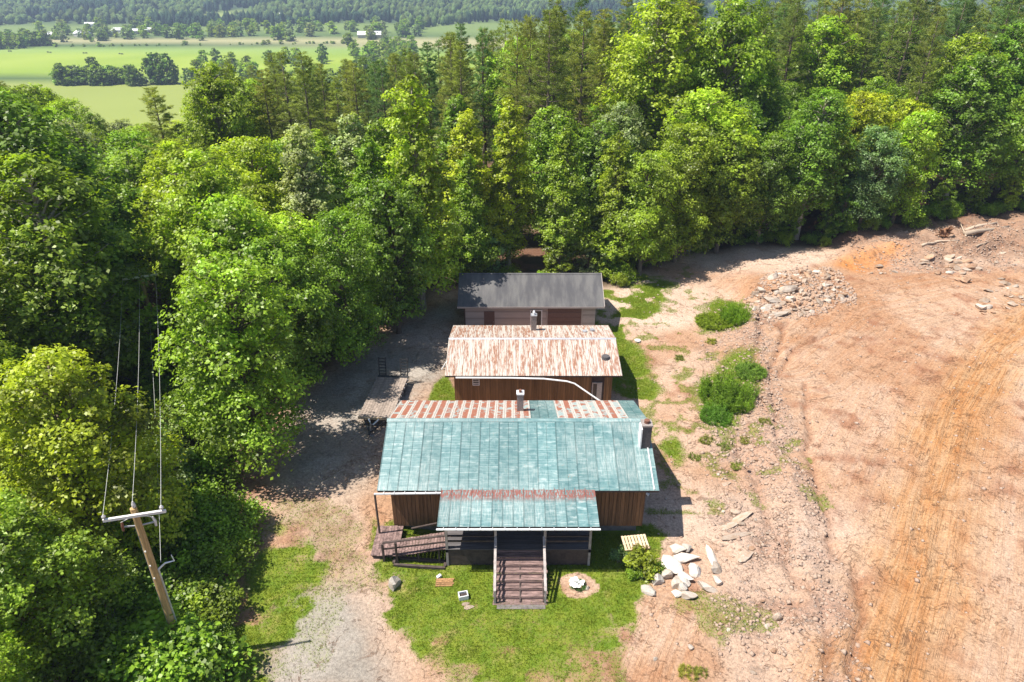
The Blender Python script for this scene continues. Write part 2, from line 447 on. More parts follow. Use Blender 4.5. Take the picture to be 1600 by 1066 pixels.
    M['ground_soil'] = k.pbr(c, 0.95, 0, 0.15, k.n('Bump', None, Height=h, Strength=k.math('MULTIPLY', nearf, 0.85), Distance=0.10).outputs[0])
ground_mat()

# ------------------------------------------------------------------ mesh helpers
class MB:
    def __init__(s): s.v = []; s.f = []
    def add(s, vs, fs):
        b = len(s.v); s.v += [tuple(p) for p in vs]; s.f += [tuple(i + b for i in f) for f in fs]; return s
    def box(s, x0, x1, y0, y1, z0, z1):
        return s.add([(x0, y0, z0), (x1, y0, z0), (x1, y1, z0), (x0, y1, z0), (x0, y0, z1), (x1, y0, z1), (x1, y1, z1), (x0, y1, z1)],
                     [(0, 3, 2, 1), (4, 5, 6, 7), (0, 1, 5, 4), (1, 2, 6, 5), (2, 3, 7, 6), (3, 0, 4, 7)])
    def beam(s, a, b, w, h, up=(0, 0, 1)):
        a = Vector(a); b = Vector(b); d = (b - a).normalized(); u = Vector(up)
        r = d.cross(u)
        if r.length < 1e-4: r = d.cross(Vector((0, 1, 0)))
        r = r.normalized() * w / 2; t = r.cross(d).normalized() * h / 2
        return s.add([a - r - t, a + r - t, a + r + t, a - r + t, b - r - t, b + r - t, b + r + t, b - r + t],
                     [(0, 1, 2, 3), (7, 6, 5, 4), (0, 4, 5, 1), (1, 5, 6, 2), (2, 6, 7, 3), (3, 7, 4, 0)])
    def tube(s, pts, rad, n=8, cap=True):
        pts = [Vector(p) for p in pts]
        if not hasattr(rad, '__len__'): rad = [rad] * len(pts)
        b = len(s.v); prev = None
        for i, p in enumerate(pts):
            d = (pts[min(i + 1, len(pts) - 1)] - pts[max(i - 1, 0)]).normalized()
            r = d.cross(Vector((0, 0, 1))) if abs(d.z) < 0.9 else d.cross(Vector((1, 0, 0)))
            r.normalize(); t = r.cross(d)
            if prev is not None and r.dot(prev) < 0: r = -r; t = -t
            prev = r
            for k in range(n):
                a = 2 * math.pi * k / n
                s.v.append(tuple(p + (r * math.cos(a) + t * math.sin(a)) * rad[i]))
        for i in range(len(pts) - 1):
            for k in range(n):
                k2 = (k + 1) % n
                s.f.append((b + i * n + k, b + i * n + k2, b + (i + 1) * n + k2, b + (i + 1) * n + k))
        if cap:
            s.f.append(tuple(b + k for k in range(n))); s.f.append(tuple(b + (len(pts) - 1) * n + k for k in reversed(range(n))))
        return s
    def prism(s, poly, axis, a, b):
        """polygon (2D) extruded along axis x or y"""
        f = (lambda p, t: (t, p[0], p[1])) if axis == 'x' else (lambda p, t: (p[0], t, p[1]))
        n = len(poly)
        return s.add([f(p, a) for p in poly] + [f(p, b) for p in poly],
                     [tuple(range(n)), tuple(reversed(range(n, 2 * n)))] + [(i, i + n, (i + 1) % n + n, (i + 1) % n) for i in range(n)])
    def mesh(s, name, mat, off=(0, 0, 0), smooth=False):
        m = bpy.data.meshes.new(name)
        ox, oy, oz = off
        m.from_pydata([(a - ox, b - oy, c - oz) for a, b, c in s.v], [], s.f)
        m.validate()
        fix_normals(m)
        if mat: m.materials.append(M[mat])
        if smooth: m.polygons.foreach_set('use_smooth', [True] * len(m.polygons))
        m.update(); return m

import bmesh
def fix_normals(m):
    b = bmesh.new(); b.from_mesh(m); bmesh.ops.recalc_face_normals(b, faces=b.faces); b.to_mesh(m); b.free()

ROOT = {}
def tag(o, label, cat, group=None):
    o['label'] = label; o['category'] = cat
    if group: o['group'] = group
    return o

def thing(name, label, cat, loc, group=None, rz=0.0, scale=None):
    o = bpy.data.objects.new(name, None); COL.objects.link(o)
    o.empty_display_size = 0.3
    o.location = loc; o.rotation_euler = (0, 0, rz)
    if scale: o.scale = scale
    ROOT[o.name] = Vector(loc)
    return tag(o, label, cat, group)

def off_of(o):
    while o.parent: o = o.parent
    return ROOT.get(o.name, Vector((0, 0, 0)))

def part(name, mb, mat, parent, smooth=False, label=None):
    """mesh in world coordinates attached to an unrotated thing"""
    o = bpy.data.objects.new(name, mb.mesh(name, mat, off_of(parent), smooth)); COL.objects.link(o)
    o.parent = parent
    if label: o['label'] = label
    return o

def piece(name, mesh, parent, loc, rot=(0, 0, 0), scale=None):
    """shared mesh placed at a world point under an unrotated thing"""
    o = bpy.data.objects.new(name, mesh); COL.objects.link(o)
    o.parent = parent; o.location = Vector(loc) - off_of(parent); o.rotation_euler = rot
    if scale: o.scale = scale
    return o

def single(name, mb, mat, label, cat, base, group=None, smooth=False):
    o = bpy.data.objects.new(name, mb.mesh(name, mat, base, smooth)); COL.objects.link(o)
    o.location = base
    return tag(o, label, cat, group)

def np_mesh(name, verts, faces_flat, per, mat, attrs=None, smooth=False, colors=None):
    m = bpy.data.meshes.new(name)
    nv = len(verts); nf = len(faces_flat) // per
    m.vertices.add(nv); m.vertices.foreach_set('co', np.ascontiguousarray(verts, dtype=np.float32).ravel())
    m.loops.add(nf * per); m.loops.foreach_set('vertex_index', np.ascontiguousarray(faces_flat, dtype=np.int32).ravel())
    m.polygons.add(nf)
    m.polygons.foreach_set('loop_start', np.arange(0, nf * per, per, dtype=np.int32))
    if smooth: m.polygons.foreach_set('use_smooth', np.ones(nf, bool))
    for k, a in (attrs or {}).items():
        t = m.attributes.new(k, 'FLOAT', 'POINT'); t.data.foreach_set('value', np.ascontiguousarray(a, dtype=np.float32))
    for k, a in (colors or {}).items():
        if a.shape[1] == 4:
            t = m.attributes.new(k, 'FLOAT_COLOR', 'POINT'); t.data.foreach_set('color', np.ascontiguousarray(a, dtype=np.float32).ravel())
        else:
            t = m.attributes.new(k, 'FLOAT_VECTOR', 'POINT'); t.data.foreach_set('vector', np.ascontiguousarray(a, dtype=np.float32).ravel())
    m.materials.append(M[mat]); m.update(calc_edges=True); m.validate()
    return m

# ------------------------------------------------------------------ ground sheet
def geom(a, b, n, first):
    r = 1.0
    lo, hi = 1.0, 3.0
    for _ in range(60):
        r = (lo + hi) / 2
        tot = first * (r ** n - 1) / (r - 1) if r > 1.00001 else first * n
        if tot < abs(b - a): lo = r
        else: hi = r
    s = np.cumsum(first * r ** np.arange(n))
    return a + np.sign(b - a) * s * abs(b - a) / s[-1]

CLEAR_PX = [(325, 1110), (322, 960), (360, 850), (388, 770), (400, 690), (440, 628), (500, 585), (565, 535), (640, 492)]
CLEAR_PX2 = [(1000, 428), (1075, 398), (1190, 388), (1320, 385), (1400, 366), (1480, 352), (1600, 338), (1750, 322)]
CLEAR = pxpoly(CLEAR_PX) + [(-9.5, 62), (-7.5, 68.3), (9.5, 68.3), (13, 69)] + pxpoly(CLEAR_PX2) + [(120, 80), (120, 5), (-14, 5)]
LAWN = pxpoly([(574, 800), (565, 890), (585, 960), (625, 1010), (690, 1070), (800, 1110), (950, 1110), (985, 1020), (1012, 940), (1036, 880), (1048, 835), (1000, 800)])
LAWN_L = pxpoly([(330, 1110), (330, 950), (395, 825), (450, 840), (490, 880), (465, 960), (410, 1050), (395, 1110)])
STRIP = pxpoly([(935, 455), (1000, 425), (1050, 445), (1010, 500), (985, 530), (1020, 600), (1062, 690), (1055, 730), (1035, 700), (1000, 645), (965, 610), (930, 520)])
PATCH = pxpoly([(672, 600), (700, 585), (712, 628), (665, 632)])
WEEDS = pxpoly([(1080, 500), (1120, 465), (1180, 470), (1175, 500), (1130, 520), (1090, 525)])
WEEDS2 = pxpoly([(1085, 600), (1130, 540), (1190, 545), (1185, 610), (1130, 690), (1090, 640)])
GRAVEL = pxpoly([(400, 1100), (430, 980), (480, 880), (430, 790), (420, 700), (460, 625), (540, 565), (640, 500), (712, 470), (722, 520), (690, 600), (620, 640), (592, 760), (575, 820), (560, 900), (600, 1000), (640, 1100)])
TRACK = pxpoly([(1760, 430), (1640, 480), (1560, 545), (1500, 640), (1465, 760), (1440, 880), (1400, 1000), (1370, 1110)])
TRACK2 = pxpoly([(1060, 945), (1045, 985), (1020, 1040), (1000, 1100)])
TRACK3 = pxpoly([(1210, 560), (1330, 470), (1480, 440), (1560, 470)])
ORANGE = pxpoly([(1300, 415), (1330, 385), (1420, 372), (1440, 395), (1400, 415), (1340, 425)])
CHANNELS = [(pxpoly(a), w) for a, w in (
    ([(1262, 600), (1258, 660), (1270, 740), (1300, 830), (1305, 870)], 0.22), ([(1188, 495), (1182, 560), (1192, 640)], 0.3), ([(1230, 500), (1205, 580), (1215, 680)], 0.18),
    ([(1215, 830), (1235, 900), (1290, 960), (1305, 1066)], 0.3), ([(1330, 890), (1345, 960), (1340, 1066)], 0.25), ([(1300, 520), (1240, 545), (1215, 590)], 0.18),
    ([(1150, 690), (1185, 760), (1205, 830), (1225, 850)], 0.3), ([(1190, 950), (1230, 945), (1270, 960)], 0.22), ([(1540, 395), (1580, 380), (1640, 372)], 0.5), ([(1480, 400), (1520, 380), (1535, 365)], 0.3))]
BED = at(903, 915)

def build_ground():
    xs = np.concatenate([geom(-24, -6000, 46, 0.6)[::-1], np.arange(-24, 66, 0.24), geom(66, 5200, 44, 0.6)])
    ys = np.concatenate([geom(17, -250, 14, 0.6)[::-1], np.arange(17, 90, 0.24), geom(90, 8000, 90, 0.5)])
    X, Y = np.meshgrid(xs, ys)
    x = X.ravel(); y = Y.ravel()
    z = terrain(x, y)
    n = len(x); w = len(xs); hgt = len(ys)
    near = (1 - ss(120, 200, np.hypot(x, y)))
    n1 = fbm(x, y, 7, 4, 3); n2 = fbm(x, y, 2.5, 4, 13); n3 = fbm(x, y, 16, 3, 23); n4 = fbm(x, y, 1.0, 3, 33)
    def C(*a): return np.array(a)[None, :]
    def mixc(c, d, t): return c + (d - c) * t[:, None]
    col = np.repeat(C(0.405, 0.242, 0.148), n, 0)
    col = mixc(col, C(0.475, 0.325, 0.228), ss(0.42, 0.62, n1))
    col = mixc(col, C(0.28, 0.135, 0.08), 0.8 * ss(0.50, 0.72, 0.5 * n2 + 0.5 * n4))
    col = mixc(col, C(0.56, 0.43, 0.335), 0.7 * ss(0.52, 0.68, n3))
    # gravel drive
    g = ss(-1.2, 1.6, poly_sd(x, y, GRAVEL) + 2.0 * (n2 - 0.5))
    gy = 1 - 0.75 * ss(26, 28, y) * (1 - ss(33, 38, y))
    gy = gy * (0.72 + 0.28 * ss(0.35, 0.6, n1))
    col = mixc(col, mixc(np.repeat(C(0.28, 0.245, 0.205), n, 0), C(0.37, 0.325, 0.275), ss(0.4, 0.65, n2)), g * gy)
    # orange subsoil
    o = ss(-1.5, 1.5, poly_sd(x, y, ORANGE) + 2 * (n2 - 0.5))
    col = mixc(col, C(0.50, 0.20, 0.05), 0.85 * o)
    d1, s1, sd1 = line_dist(x, y, TRACK)
    wt = 1 - ss(0.2, 4.4, d1 + 3.0 * (n2 - 0.5))
    col = mixc(col, C(0.455, 0.262, 0.122), 0.75 * wt)
    d2, s2, sd2 = line_dist(x, y, TRACK2)
    t2 = (1 - ss(1.5, 2.4, d2))
    d3, s3, sd3 = line_dist(x, y, TRACK3)
    t3 = 0.6 * (1 - ss(2.0, 7, d3))
    # circular pass marks
    rut = np.maximum(np.maximum(wt * 0.9, t2 * 0.5), t3)
    use2 = t2 > wt
    use3 = (~use2) & (t3 > wt)
    S = np.where(use2, s2, np.where(use3, s3, s1)); T = np.where(use2, d2 * sd2, np.where(use3, d3 * sd3, d1 * sd1))
    soilx = ss(18, 24, x)
    rut = np.maximum(rut, 0.42 * soilx * (1 - ss(70, 76, y)))
    z = z - 0.10 * wt * (0.5 + 0.5 * np.sin(T * 5.2 + 1.2 * np.sin(S * 0.3)))
    z = z - 0.05 * t2 * ((np.abs(d2 - 0.85) < 0.35).astype(float)) * (0.7 + 0.3 * np.sin(S * 22))
    pad = ss(0.5, 3.0, x - pad_edge(y)) * (1 - ss(72, 78, y))
    z = z + pad * 0.16 * (fbm(S * 0.22, T * 1.6, 1.0, 4, 141) - 0.5)
    chan = np.zeros(n)
    for pl, wd in CHANNELS:
        dc, _a, _b = line_dist(x + 0.9 * (fbm(x, y, 1.7, 3, 151) - 0.5), y + 0.9 * (fbm(x, y, 1.7, 3, 157) - 0.5), pl)
        chan = np.maximum(chan, np.exp(-(dc / wd) ** 2))
    z = z - 0.30 * chan
    col = mixc(col, C(0.27, 0.135, 0.08), 0.55 * chan)
    # stony edge of the pad
    xl = pad_edge(y)
    stone = ss(xl - 6.0, xl - 3.2, x) * (1 - ss(xl + 0.5, xl + 2.5, x)) * (1 - ss(60, 66, y))
    stone = np.maximum(stone, ss(71, 74, y) * ss(38, 44, x) * (1 - ss(90, 95, y)) * 0.7)
    stone = np.maximum(stone, 0.5 * ss(56, 60, x) * ss(60, 66, y))
    stone = np.clip(stone * (0.35 + 1.2 * ss(0.4, 0.6, n2)), 0, 1)
    col = mixc(col, C(0.40, 0.28, 0.215), 0.5 * stone)
    bank = ss(73, 77, y) * ss(36, 42, x) * (1 - o)
    col = mixc(col, C(0.29, 0.165, 0.10), 0.75 * bank)
    # grass cover
    gr = ss(-0.9, 1.0, poly_sd(x, y, LAWN) + 1.6 * (n2 - 0.5)) * (0.58 + 0.36 * ss(0.34, 0.56, n1)) * (1 - 0.32 * ss(0.52, 0.66, n4))
    wornl = 0.5 * (1 - ss(0, 2.6, poly_sd(x, y, LAWN)))
    gr = gr - wornl * ss(0.45, 0.6, n2)
    gr = np.maximum(gr, ss(-1.6, 1.6, poly_sd(x, y, LAWN_L) + 3.0 * (n2 - 0.5) + 4.0 * (n1 - 0.5)) * (0.52 + 0.36 * ss(0.35, 0.6, n1)) * (1 - 0.35 * ss(0.5, 0.66, n4)))
    gr = np.maximum(gr, ss(-2.0, 2.0, poly_sd(x, y, STRIP) + 3.0 * (n2 - 0.5)) * (0.30 + 0.62 * ss(0.40, 0.60, n2)))
    gr = np.maximum(gr, 0.8 * ss(-0.7, 0.7, poly_sd(x, y, PATCH) + 1.0 * (n2 - 0.5)))
    gr = np.maximum(gr, 0.75 * ss(-1.4, 1.4, poly_sd(x, y, WEEDS) + 2.0 * (n2 - 0.5)))
    gr = np.maximum(gr, 0.62 * ss(-1.6, 1.2, poly_sd(x, y, WEEDS2) + 2.0 * (n2 - 0.5)))
    mid = (x > 8.5) & (x < 21) & (y > 33)
    gr = np.where(mid, np.maximum(gr, 0.46 * ss(0.50, 0.64, n4) + 0.1 * n1), gr)
    gr = np.where((x < -5) & (y < 34), np.maximum(gr, 0.44 * ss(0.48, 0.64, n2)), gr)
    gr = np.where((x > -6) & (x < 14) & (y < 27), np.maximum(gr, 0.50 * ss(0.44, 0.60, n2)), gr)
    rb = np.hypot(x - BED.x, (y - BED.y) * 1.1)
    gr = gr * ss(0.75, 1.25, rb + 0.7 * (n4 - 0.5))
    # forest floor beyond the tree line
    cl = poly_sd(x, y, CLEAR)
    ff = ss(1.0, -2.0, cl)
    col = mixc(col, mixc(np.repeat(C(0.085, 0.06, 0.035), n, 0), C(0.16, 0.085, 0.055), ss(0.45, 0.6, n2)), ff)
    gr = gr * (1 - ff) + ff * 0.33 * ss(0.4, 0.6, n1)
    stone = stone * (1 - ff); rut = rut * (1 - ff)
    # valley and hills
    fr = ss(150, 260, y)
    col = mixc(col, C(0.06, 0.10, 0.025), fr)
    wob = 26 * (fbm(x, y, 160, 3, 71) - 0.5)
    fy = y + wob + 0.04 * x
    streak = fbm(x * 0.12, y, 9, 3, 75)
    f2 = ss(285, 300, fy) * (1 - ss(540, 548, fy))
    col = mixc(col, C(0.235, 0.27, 0.06), f2 * (0.8 + 0.2 * n3))
    f1 = ss(556, 562, fy) * (1 - ss(800, 815, fy))
    c1 = mixc(np.repeat(C(0.19, 0.265, 0.025), n, 0), C(0.25, 0.315, 0.04), ss(0.35, 0.65, streak))
    c1 = mixc(c1, C(0.18, 0.27, 0.08), 0.6 * ss(720, 790, fy))
    col = mixc(col, c1, f1)
    f0 = ss(850, 858, fy) * (1 - ss(965, 985, fy))
    col = mixc(col, C(0.31, 0.285, 0.14), f0)
    hill = ss(985, 1010, fy)
    col = mixc(col, mixc(np.repeat(C(0.14, 0.19, 0.05), n, 0), C(0.045, 0.075, 0.03), ss(1150, 1260, y)), hill)
    kx, ky = KNOLL
    kn = ss(1.15, 0.85, np.hypot((x - kx) / 48.0, (y - ky) / 95.0) + 0.5 * (fbm(x, y, 60, 3, 91) - 0.5))
    col = mixc(col, C(0.25, 0.30, 0.07), kn)
    i = np.arange(hgt - 1)[:, None] * w + np.arange(w - 1)[None, :]
    faces = np.stack([i, i + 1, i + 1 + w, i + w], -1).reshape(-1)
    co = np.stack([x, y, z], 1)
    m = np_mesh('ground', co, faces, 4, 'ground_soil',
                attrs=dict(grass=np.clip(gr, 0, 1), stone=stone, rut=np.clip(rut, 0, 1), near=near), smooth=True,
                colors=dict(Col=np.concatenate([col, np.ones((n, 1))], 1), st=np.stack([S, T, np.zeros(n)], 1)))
    o = bpy.data.objects.new('ground', m); COL.objects.link(o); o['kind'] = 'structure'
    return co, np.clip(gr, 0, 1), stone, cl

KN = None
for yy in range(1050, 2200, 10):           # where the sight line to the bald knoll meets the hillside
    u_, f_, d_ = ray(345, 26)
    t_ = yy / f_
    if CAM_H + d_ * t_ <= hz(u_ * t_, yy) + 2:
        KN = (u_ * t_, yy); break
KNOLL = KN or (-640.0, 1500.0)
G_CO, G_GRASS, G_STONE, G_CLEAR = build_ground()

# ------------------------------------------------------------------ buildings
def panel_mesh(name, w, L, mat, ribs, rib_h=0.032, rib_w=0.05):
    """roof sheet: x across, y up the slope, ribs raised"""
    prof = [(0.004, 0.0)]
    for r in ribs:
        a = min(max(r - rib_w / 2, 0.004), w - 0.004 - rib_w)
        prof += [(a, 0.012), (a + rib_w * 0.25, 0.012 + rib_h), (a + rib_w * 0.75, 0.012 + rib_h), (a + rib_w, 0.012)]
    prof += [(w - 0.004, 0.012), (w - 0.004, 0.0)]
    clean = []
    for p in prof:
        if not clean or abs(p[0] - clean[-1][0]) + abs(p[1] - clean[-1][1]) > 1e-5: clean.append(p)
    return MB().prism(clean, 'y', 0, L).mesh(name, mat)

def slope_panels(roof, x0, x1, n, y0, z0, pitch, L, mats, mesh_of, sgn=1):
    w = (x1 - x0) / n
    for i in range(n):
        mt = mats(i)
        piece('roof_panel', mesh_of[mt], roof, (x0 + i * w, y0, z0 + 0.004 * (i % 2)), (pitch * sgn, 0, 0))

def gable(x0, x1, yf, ym, yb, ze, zr, th):
    mb = MB()
    mb.prism([(yf, ze), (ym, zr), (yb, ze), (yb, ze - th), (ym, zr - th * 1.1), (yf, ze - th)], 'x', x0, x1)
    return mb

# ---- the teal-roofed house -------------------------------------------------
HX0, HX1, HYF, HYM, HYB, HZE, HZR = -7.8, 8.5, 30.7, 35.45, 40.2, 3.9, 5.58
WX0, WX1, WYF, WYB, WZB = -7.15, 7.9, 31.3, 39.6, 0.66
house = thing('house', 'wooden house with worn teal metal roof, porch, ramp and front steps', 'house', (0.3, 35.4, 0))
pit = math.atan2(HZR - HZE, HYM - HYF)
sl = math.hypot(HZR - HZE, HYM - HYF)
core = MB().box(WX0 + 0.05, WX1 - 0.05, WYF + 0.05, WYB - 0.05, WZB + 0.02, HZE - 0.05)
core.prism([(WYF + 0.05, HZE - 0.06), (WYB - 0.05, HZE - 0.06), (HYM, HZR - 0.25)], 'x', WX0 + 0.05, WX1 - 0.05)
wall = part('wall', core, 'dark_wood', house)
part('foundation', MB().box(WX0 + 0.3, WX1 - 0.3, WYF + 0.3, WYB - 0.3, -0.3, WZB + 0.02), 'block', house)
bw = 0.235
bmesh_ = MB().box(0, bw - 0.018, -0.03, 0.0, 0, 1).mesh('board', 'board_brown')
nb = int((WX1 - WX0) / bw)
for i in range(nb):
    x = WX0 + i * (WX1 - WX0) / nb
    piece('board', bmesh_, wall, (x, WYF + 0.045 - 0.006 * (i % 2), WZB - 0.02 * rnd.random()), (0, 0, 0), (1, 1, HZE - WZB - 0.15))
nb2 = int((WYB - WYF) / bw)
for i in range(nb2):
    y = WYF + i * (WYB - WYF) / nb2
    top = HZE + (HZR - HZE) * (1 - abs(y - HYM) / (HYM - HYF)) - 0.25
    piece('board', bmesh_, wall, (WX1 - 0.045, y, WZB), (0, 0, R(90)), (1, 1, top - WZB))
    piece('board', bmesh_, wall, (WX0 + 0.045, y + bw, WZB), (0, 0, R(-90)), (1, 1, top - WZB))
roof = part('roof', gable(HX0 + 0.03, HX1 - 0.03, HYF + 0.03, HYM, HYB - 0.03, HZE - 0.02, HZR - 0.02, 0.13), 'dark_wood', house)
NP = 14
pw = (HX1 - HX0) / NP
pm = {'teal_roof': panel_mesh('roof_panel', pw, sl, 'teal_roof', [0.03, pw * 0.5], 0.03, 0.045)}
slope_panels(roof, HX0, HX1, NP, HYF, HZE, pit, sl, lambda i: 'teal_roof', pm)
NB = 29
pbw = (HX1 - HX0) / NB
pb = {k: panel_mesh('roof_panel', pbw, sl, k, [0.02], 0.02, 0.03) for k in ('teal_roof', 'rust_red', 'rust_part')}
def back_m(i):
    if i < 16: return 'rust_red'
    if i < 19: return 'teal_roof'
    return ['rust_part', 'rust_red', 'rust_part', 'rust_part', 'rust_part', 'rust_red', 'rust_red', 'rust_part', 'teal_roof', 'teal_roof'][i - 19]
slope_panels(roof, HX0, HX1, NB, HYM, HZR, pit, sl, back_m, pb, -1)
part('ridge_cap', MB().prism([(HYM - 0.2, HZR - 0.03), (HYM, HZR + 0.075), (HYM + 0.2, HZR - 0.03), (HYM, HZR + 0.055)], 'x', HX0 - 0.02, HX1 + 0.02), 'teal_roof', roof)
# side flashing strip along the right rake
part('rake_trim', MB().beam((HX1 - 0.30, HYF + 0.02, HZE + 0.075), (HX1 - 0.30, HYM - 1.9, HZE + 0.075 + (HYM - 1.9 - HYF) * math.tan(pit)), 0.07, 0.03), 'white_metal', roof)
# gutter on the left of the porch with its leaning post
g0 = MB().beam((HX0 - 0.15, HYF - 0.09, HZE - 0.17), (-3.95, HYF - 0.09, HZE - 0.09), 0.10, 0.07)
for i in range(6):
    x = HX0 + 0.4 + i * 0.6
    g0.box(x, x + 0.03, HYF - 0.18, HYF + 0.02, HZE - 0.085 + 0.02 * i / 6, HZE - 0.055 + 0.02 * i / 6)
gut = part('gutter', g0, 'white_metal', house)
part('downspout_post', MB().beam((HX0 - 0.1, HYF - 0.1, 0.4), (HX0 - 0.12, HYF - 0.09, HZE - 0.2), 0.09, 0.09), 'dark_wood', house)
# brick chimney at the right gable
ch = part('chimney', MB().box(7.78, 8.34, 33.4, 34.05, 0, 6.45), 'brick_dark', house)
part('chimney_cap', MB().box(7.74, 8.38, 33.36, 34.09, 6.45, 6.55), 'brick_grey', ch)
part('flue', MB().tube([(8.06, 33.72, 6.5), (8.06, 33.72, 6.74)], 0.17, 12), 'flue', ch)
part('sunlit_face', MB().box(7.70, 7.78, 33.36, 34.1, 4.6, 6.3), 'white_metal', ch)  # pale sheet paints sunlight onto the chimney's left face
# small stove chimney on the back slope
ch2 = part('chimney', MB().box(0.33, 0.75, 37.4, 37.85, 4.5, 6.15), 'brick_grey', house)
part('chimney_cap', MB().box(0.29, 0.79, 37.36, 37.89, 6.15, 6.23), 'white_metal', ch2)
part('flue', MB().tube([(0.54, 37.62, 6.2), (0.54, 37.62, 6.42)], 0.1, 10), 'flue', ch2)
part('lamp', MB().tube([(WX1 + 0.02, WYF + 0.02, 3.2), (WX1 + 0.16, WYF - 0.08, 3.12)], [0.05, 0.1], 8), 'white_metal', house, label='small white lamp at the house corner')

# porch roof
PX0, PX1, PYF, PYB, PZF, PZB = -4.1, 4.78, 28.1, 30.85, 3.58, 3.93
ppit = math.atan2(PZB - PZF, PYB - PYF); psl = math.hypot(PZB - PZF, PYB - PYF)
proof = part('porch_roof', MB().prism([(PYF + 0.04, PZF - 0.01), (PYB, PZB - 0.01), (PYB, PZB - 0.12), (PYF + 0.04, PZF - 0.12)], 'x', PX0 + 0.03, PX1 - 0.03), 'dark_wood', house)
NPP = 15
ppm = {'teal_porch': panel_mesh('roof_panel', (PX1 - PX0) / NPP, psl + 0.25, 'teal_porch', [0.025], 0.028, 0.045)}
slope_panels(proof, PX0, PX1, NPP, PYF, PZF, ppit, psl, lambda i: 'teal_porch', ppm)
pg = MB().beam((PX0 - 0.03, PYF - 0.07, PZF - 0.13), (PX1 + 0.05, PYF - 0.06, PZF - 0.13), 0.10, 0.06)
for i in range(13):
    x = PX0 + 0.35 + i * 0.67
    pg.box(x, x + 0.03, PYF - 0.14, PYF + 0.03, PZF - 0.078 - 0.003 * i, PZF - 0.045)
part('gutter', pg, 'white_metal', proof)
DZ, DYF = 1.30, 28.72                       # deck height and front edge
part('beam', MB().box(PX0 + 0.25, PX1 - 0.3, DYF + 0.02, DYF + 0.14, PZF - 0.22, PZF - 0.06), 'grey_wood', proof)

# deck
DX0, DX1 = -3.78, 4.5
dk = MB()
for i in range(9):
    x = DX0 + 0.05 + i * (DX1 - DX0 - 0.2) / 8
    dk.box(x, x + 0.1, DYF + 0.08, WYF - 0.02, DZ - 0.24, DZ - 0.045)
    dk.box(x, x + 0.12, DYF + 0.1, DYF + 0.22, -0.2, DZ - 0.245)
dk.box(DX0, DX1, DYF + 0.02, DYF + 0.07, DZ - 0.26, DZ - 0.045)
deck = part('deck', dk, 'dark_wood', house)
simple('porch_wood_shaded', (0.105, 0.095, 0.095), 0.85, var=0.4, scale=2.2, stretch=(2, 5, 5))  # deck wood darkened: shade under the porch roof put into the colour
bd = MB().box(0, 1, 0, 0.135, -0.04, 0).mesh('deck_board', 'porch_wood_shaded')
nd = int((WYF - DYF) / 0.145)
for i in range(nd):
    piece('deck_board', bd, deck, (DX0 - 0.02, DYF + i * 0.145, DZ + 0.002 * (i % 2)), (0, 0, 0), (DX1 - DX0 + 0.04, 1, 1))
for half in (0, 1):
  lat = MB()
  for i in range(56):                          # lattice closing the space under the deck
    x = DX0 + 0.05 + i * (DX1 - DX0 - 0.1) / 56
    if -0.95 < x < 1.95 or (x > 0) != bool(half): continue
    lat.box(x, x + 0.149, DYF + 0.045, DYF + 0.065, 0.05 + 0.02 * (i % 3), DZ - 0.27)
  lat.box(-3.7 if not half else 1.96, -0.96 if not half else 4.4, DYF + 0.064, DYF + 0.075, 0.4, 0.5)
  part('skirting', lat, 'dark_wood', deck)
for x in (DX0 + 0.07, -0.93, 1.86, DX1 - 0.08):
    part('porch_post', MB().box(x - 0.07, x + 0.07, DYF + 0.02, DYF + 0.16, 0.0 if x in (DX0 + 0.07, DX1 - 0.08) else DZ, PZF - 0.22), 'grey_wood', house)
part('bracket', MB().box(-1.09, -0.77, DYF - 0.02, DYF + 0.18, PZF - 0.75, PZF - 0.42), 'yellow_paint', house, label='yellow metal bracket on a porch post')
# porch rails between posts
rl = MB()
for a, b in ((DX0 + 0.14, -1.0), (1.93, DX1 - 0.15)):
    rl.beam((a, DYF + 0.09, DZ + 0.95), (b, DYF + 0.09, DZ + 0.95), 0.13, 0.05)
    rl.beam((a, DYF + 0.09, DZ + 0.55), (b, DYF + 0.09, DZ + 0.55), 0.05, 0.12)
part('railing', rl, 'dark_wood', deck)  # dark wood here puts the porch shade into the rail colour

# front steps
SX0, SX1, STEPS = -1.02, 1.90, 7
run, rise = 0.40, DZ / (STEPS + 0.2)
SB = DYF - 0.01
st_ = MB()
for x in (SX0 + 0.12, (SX0 + SX1) / 2, SX1 - 0.2):
    st_.beam((x, SB, DZ - 0.28), (x, SB - run * STEPS + 0.2, 0.02), 0.06, 0.24)
stairs = part('stairs', st_, 'dark_wood', house)
tm = MB().box(0, 1, 0, 0.17, -0.045, 0).mesh('tread', 'deck_wood')
rm = MB().box(0, 1, 0, 0.02, 0, 1).mesh('riser', 'deck_wood')
for i in range(STEPS):
    z = DZ - rise * (i + 1)
    y = SB - run * (i + 1)
    for j in range(2):
        piece('tread', tm, stairs, (SX0 + rnd.uniform(-0.04, 0.02), y + 0.02 + j * 0.19, z), (0, 0, 0), (SX1 - SX0 + rnd.uniform(0, 0.08), 1, 1))
    piece('riser', rm, stairs, (SX0 + 0.03, y + run - 0.02, z + 0.002), (0, 0, 0), (SX1 - SX0 - 0.06, 1, rise - 0.05))
yb = SB - run * STEPS
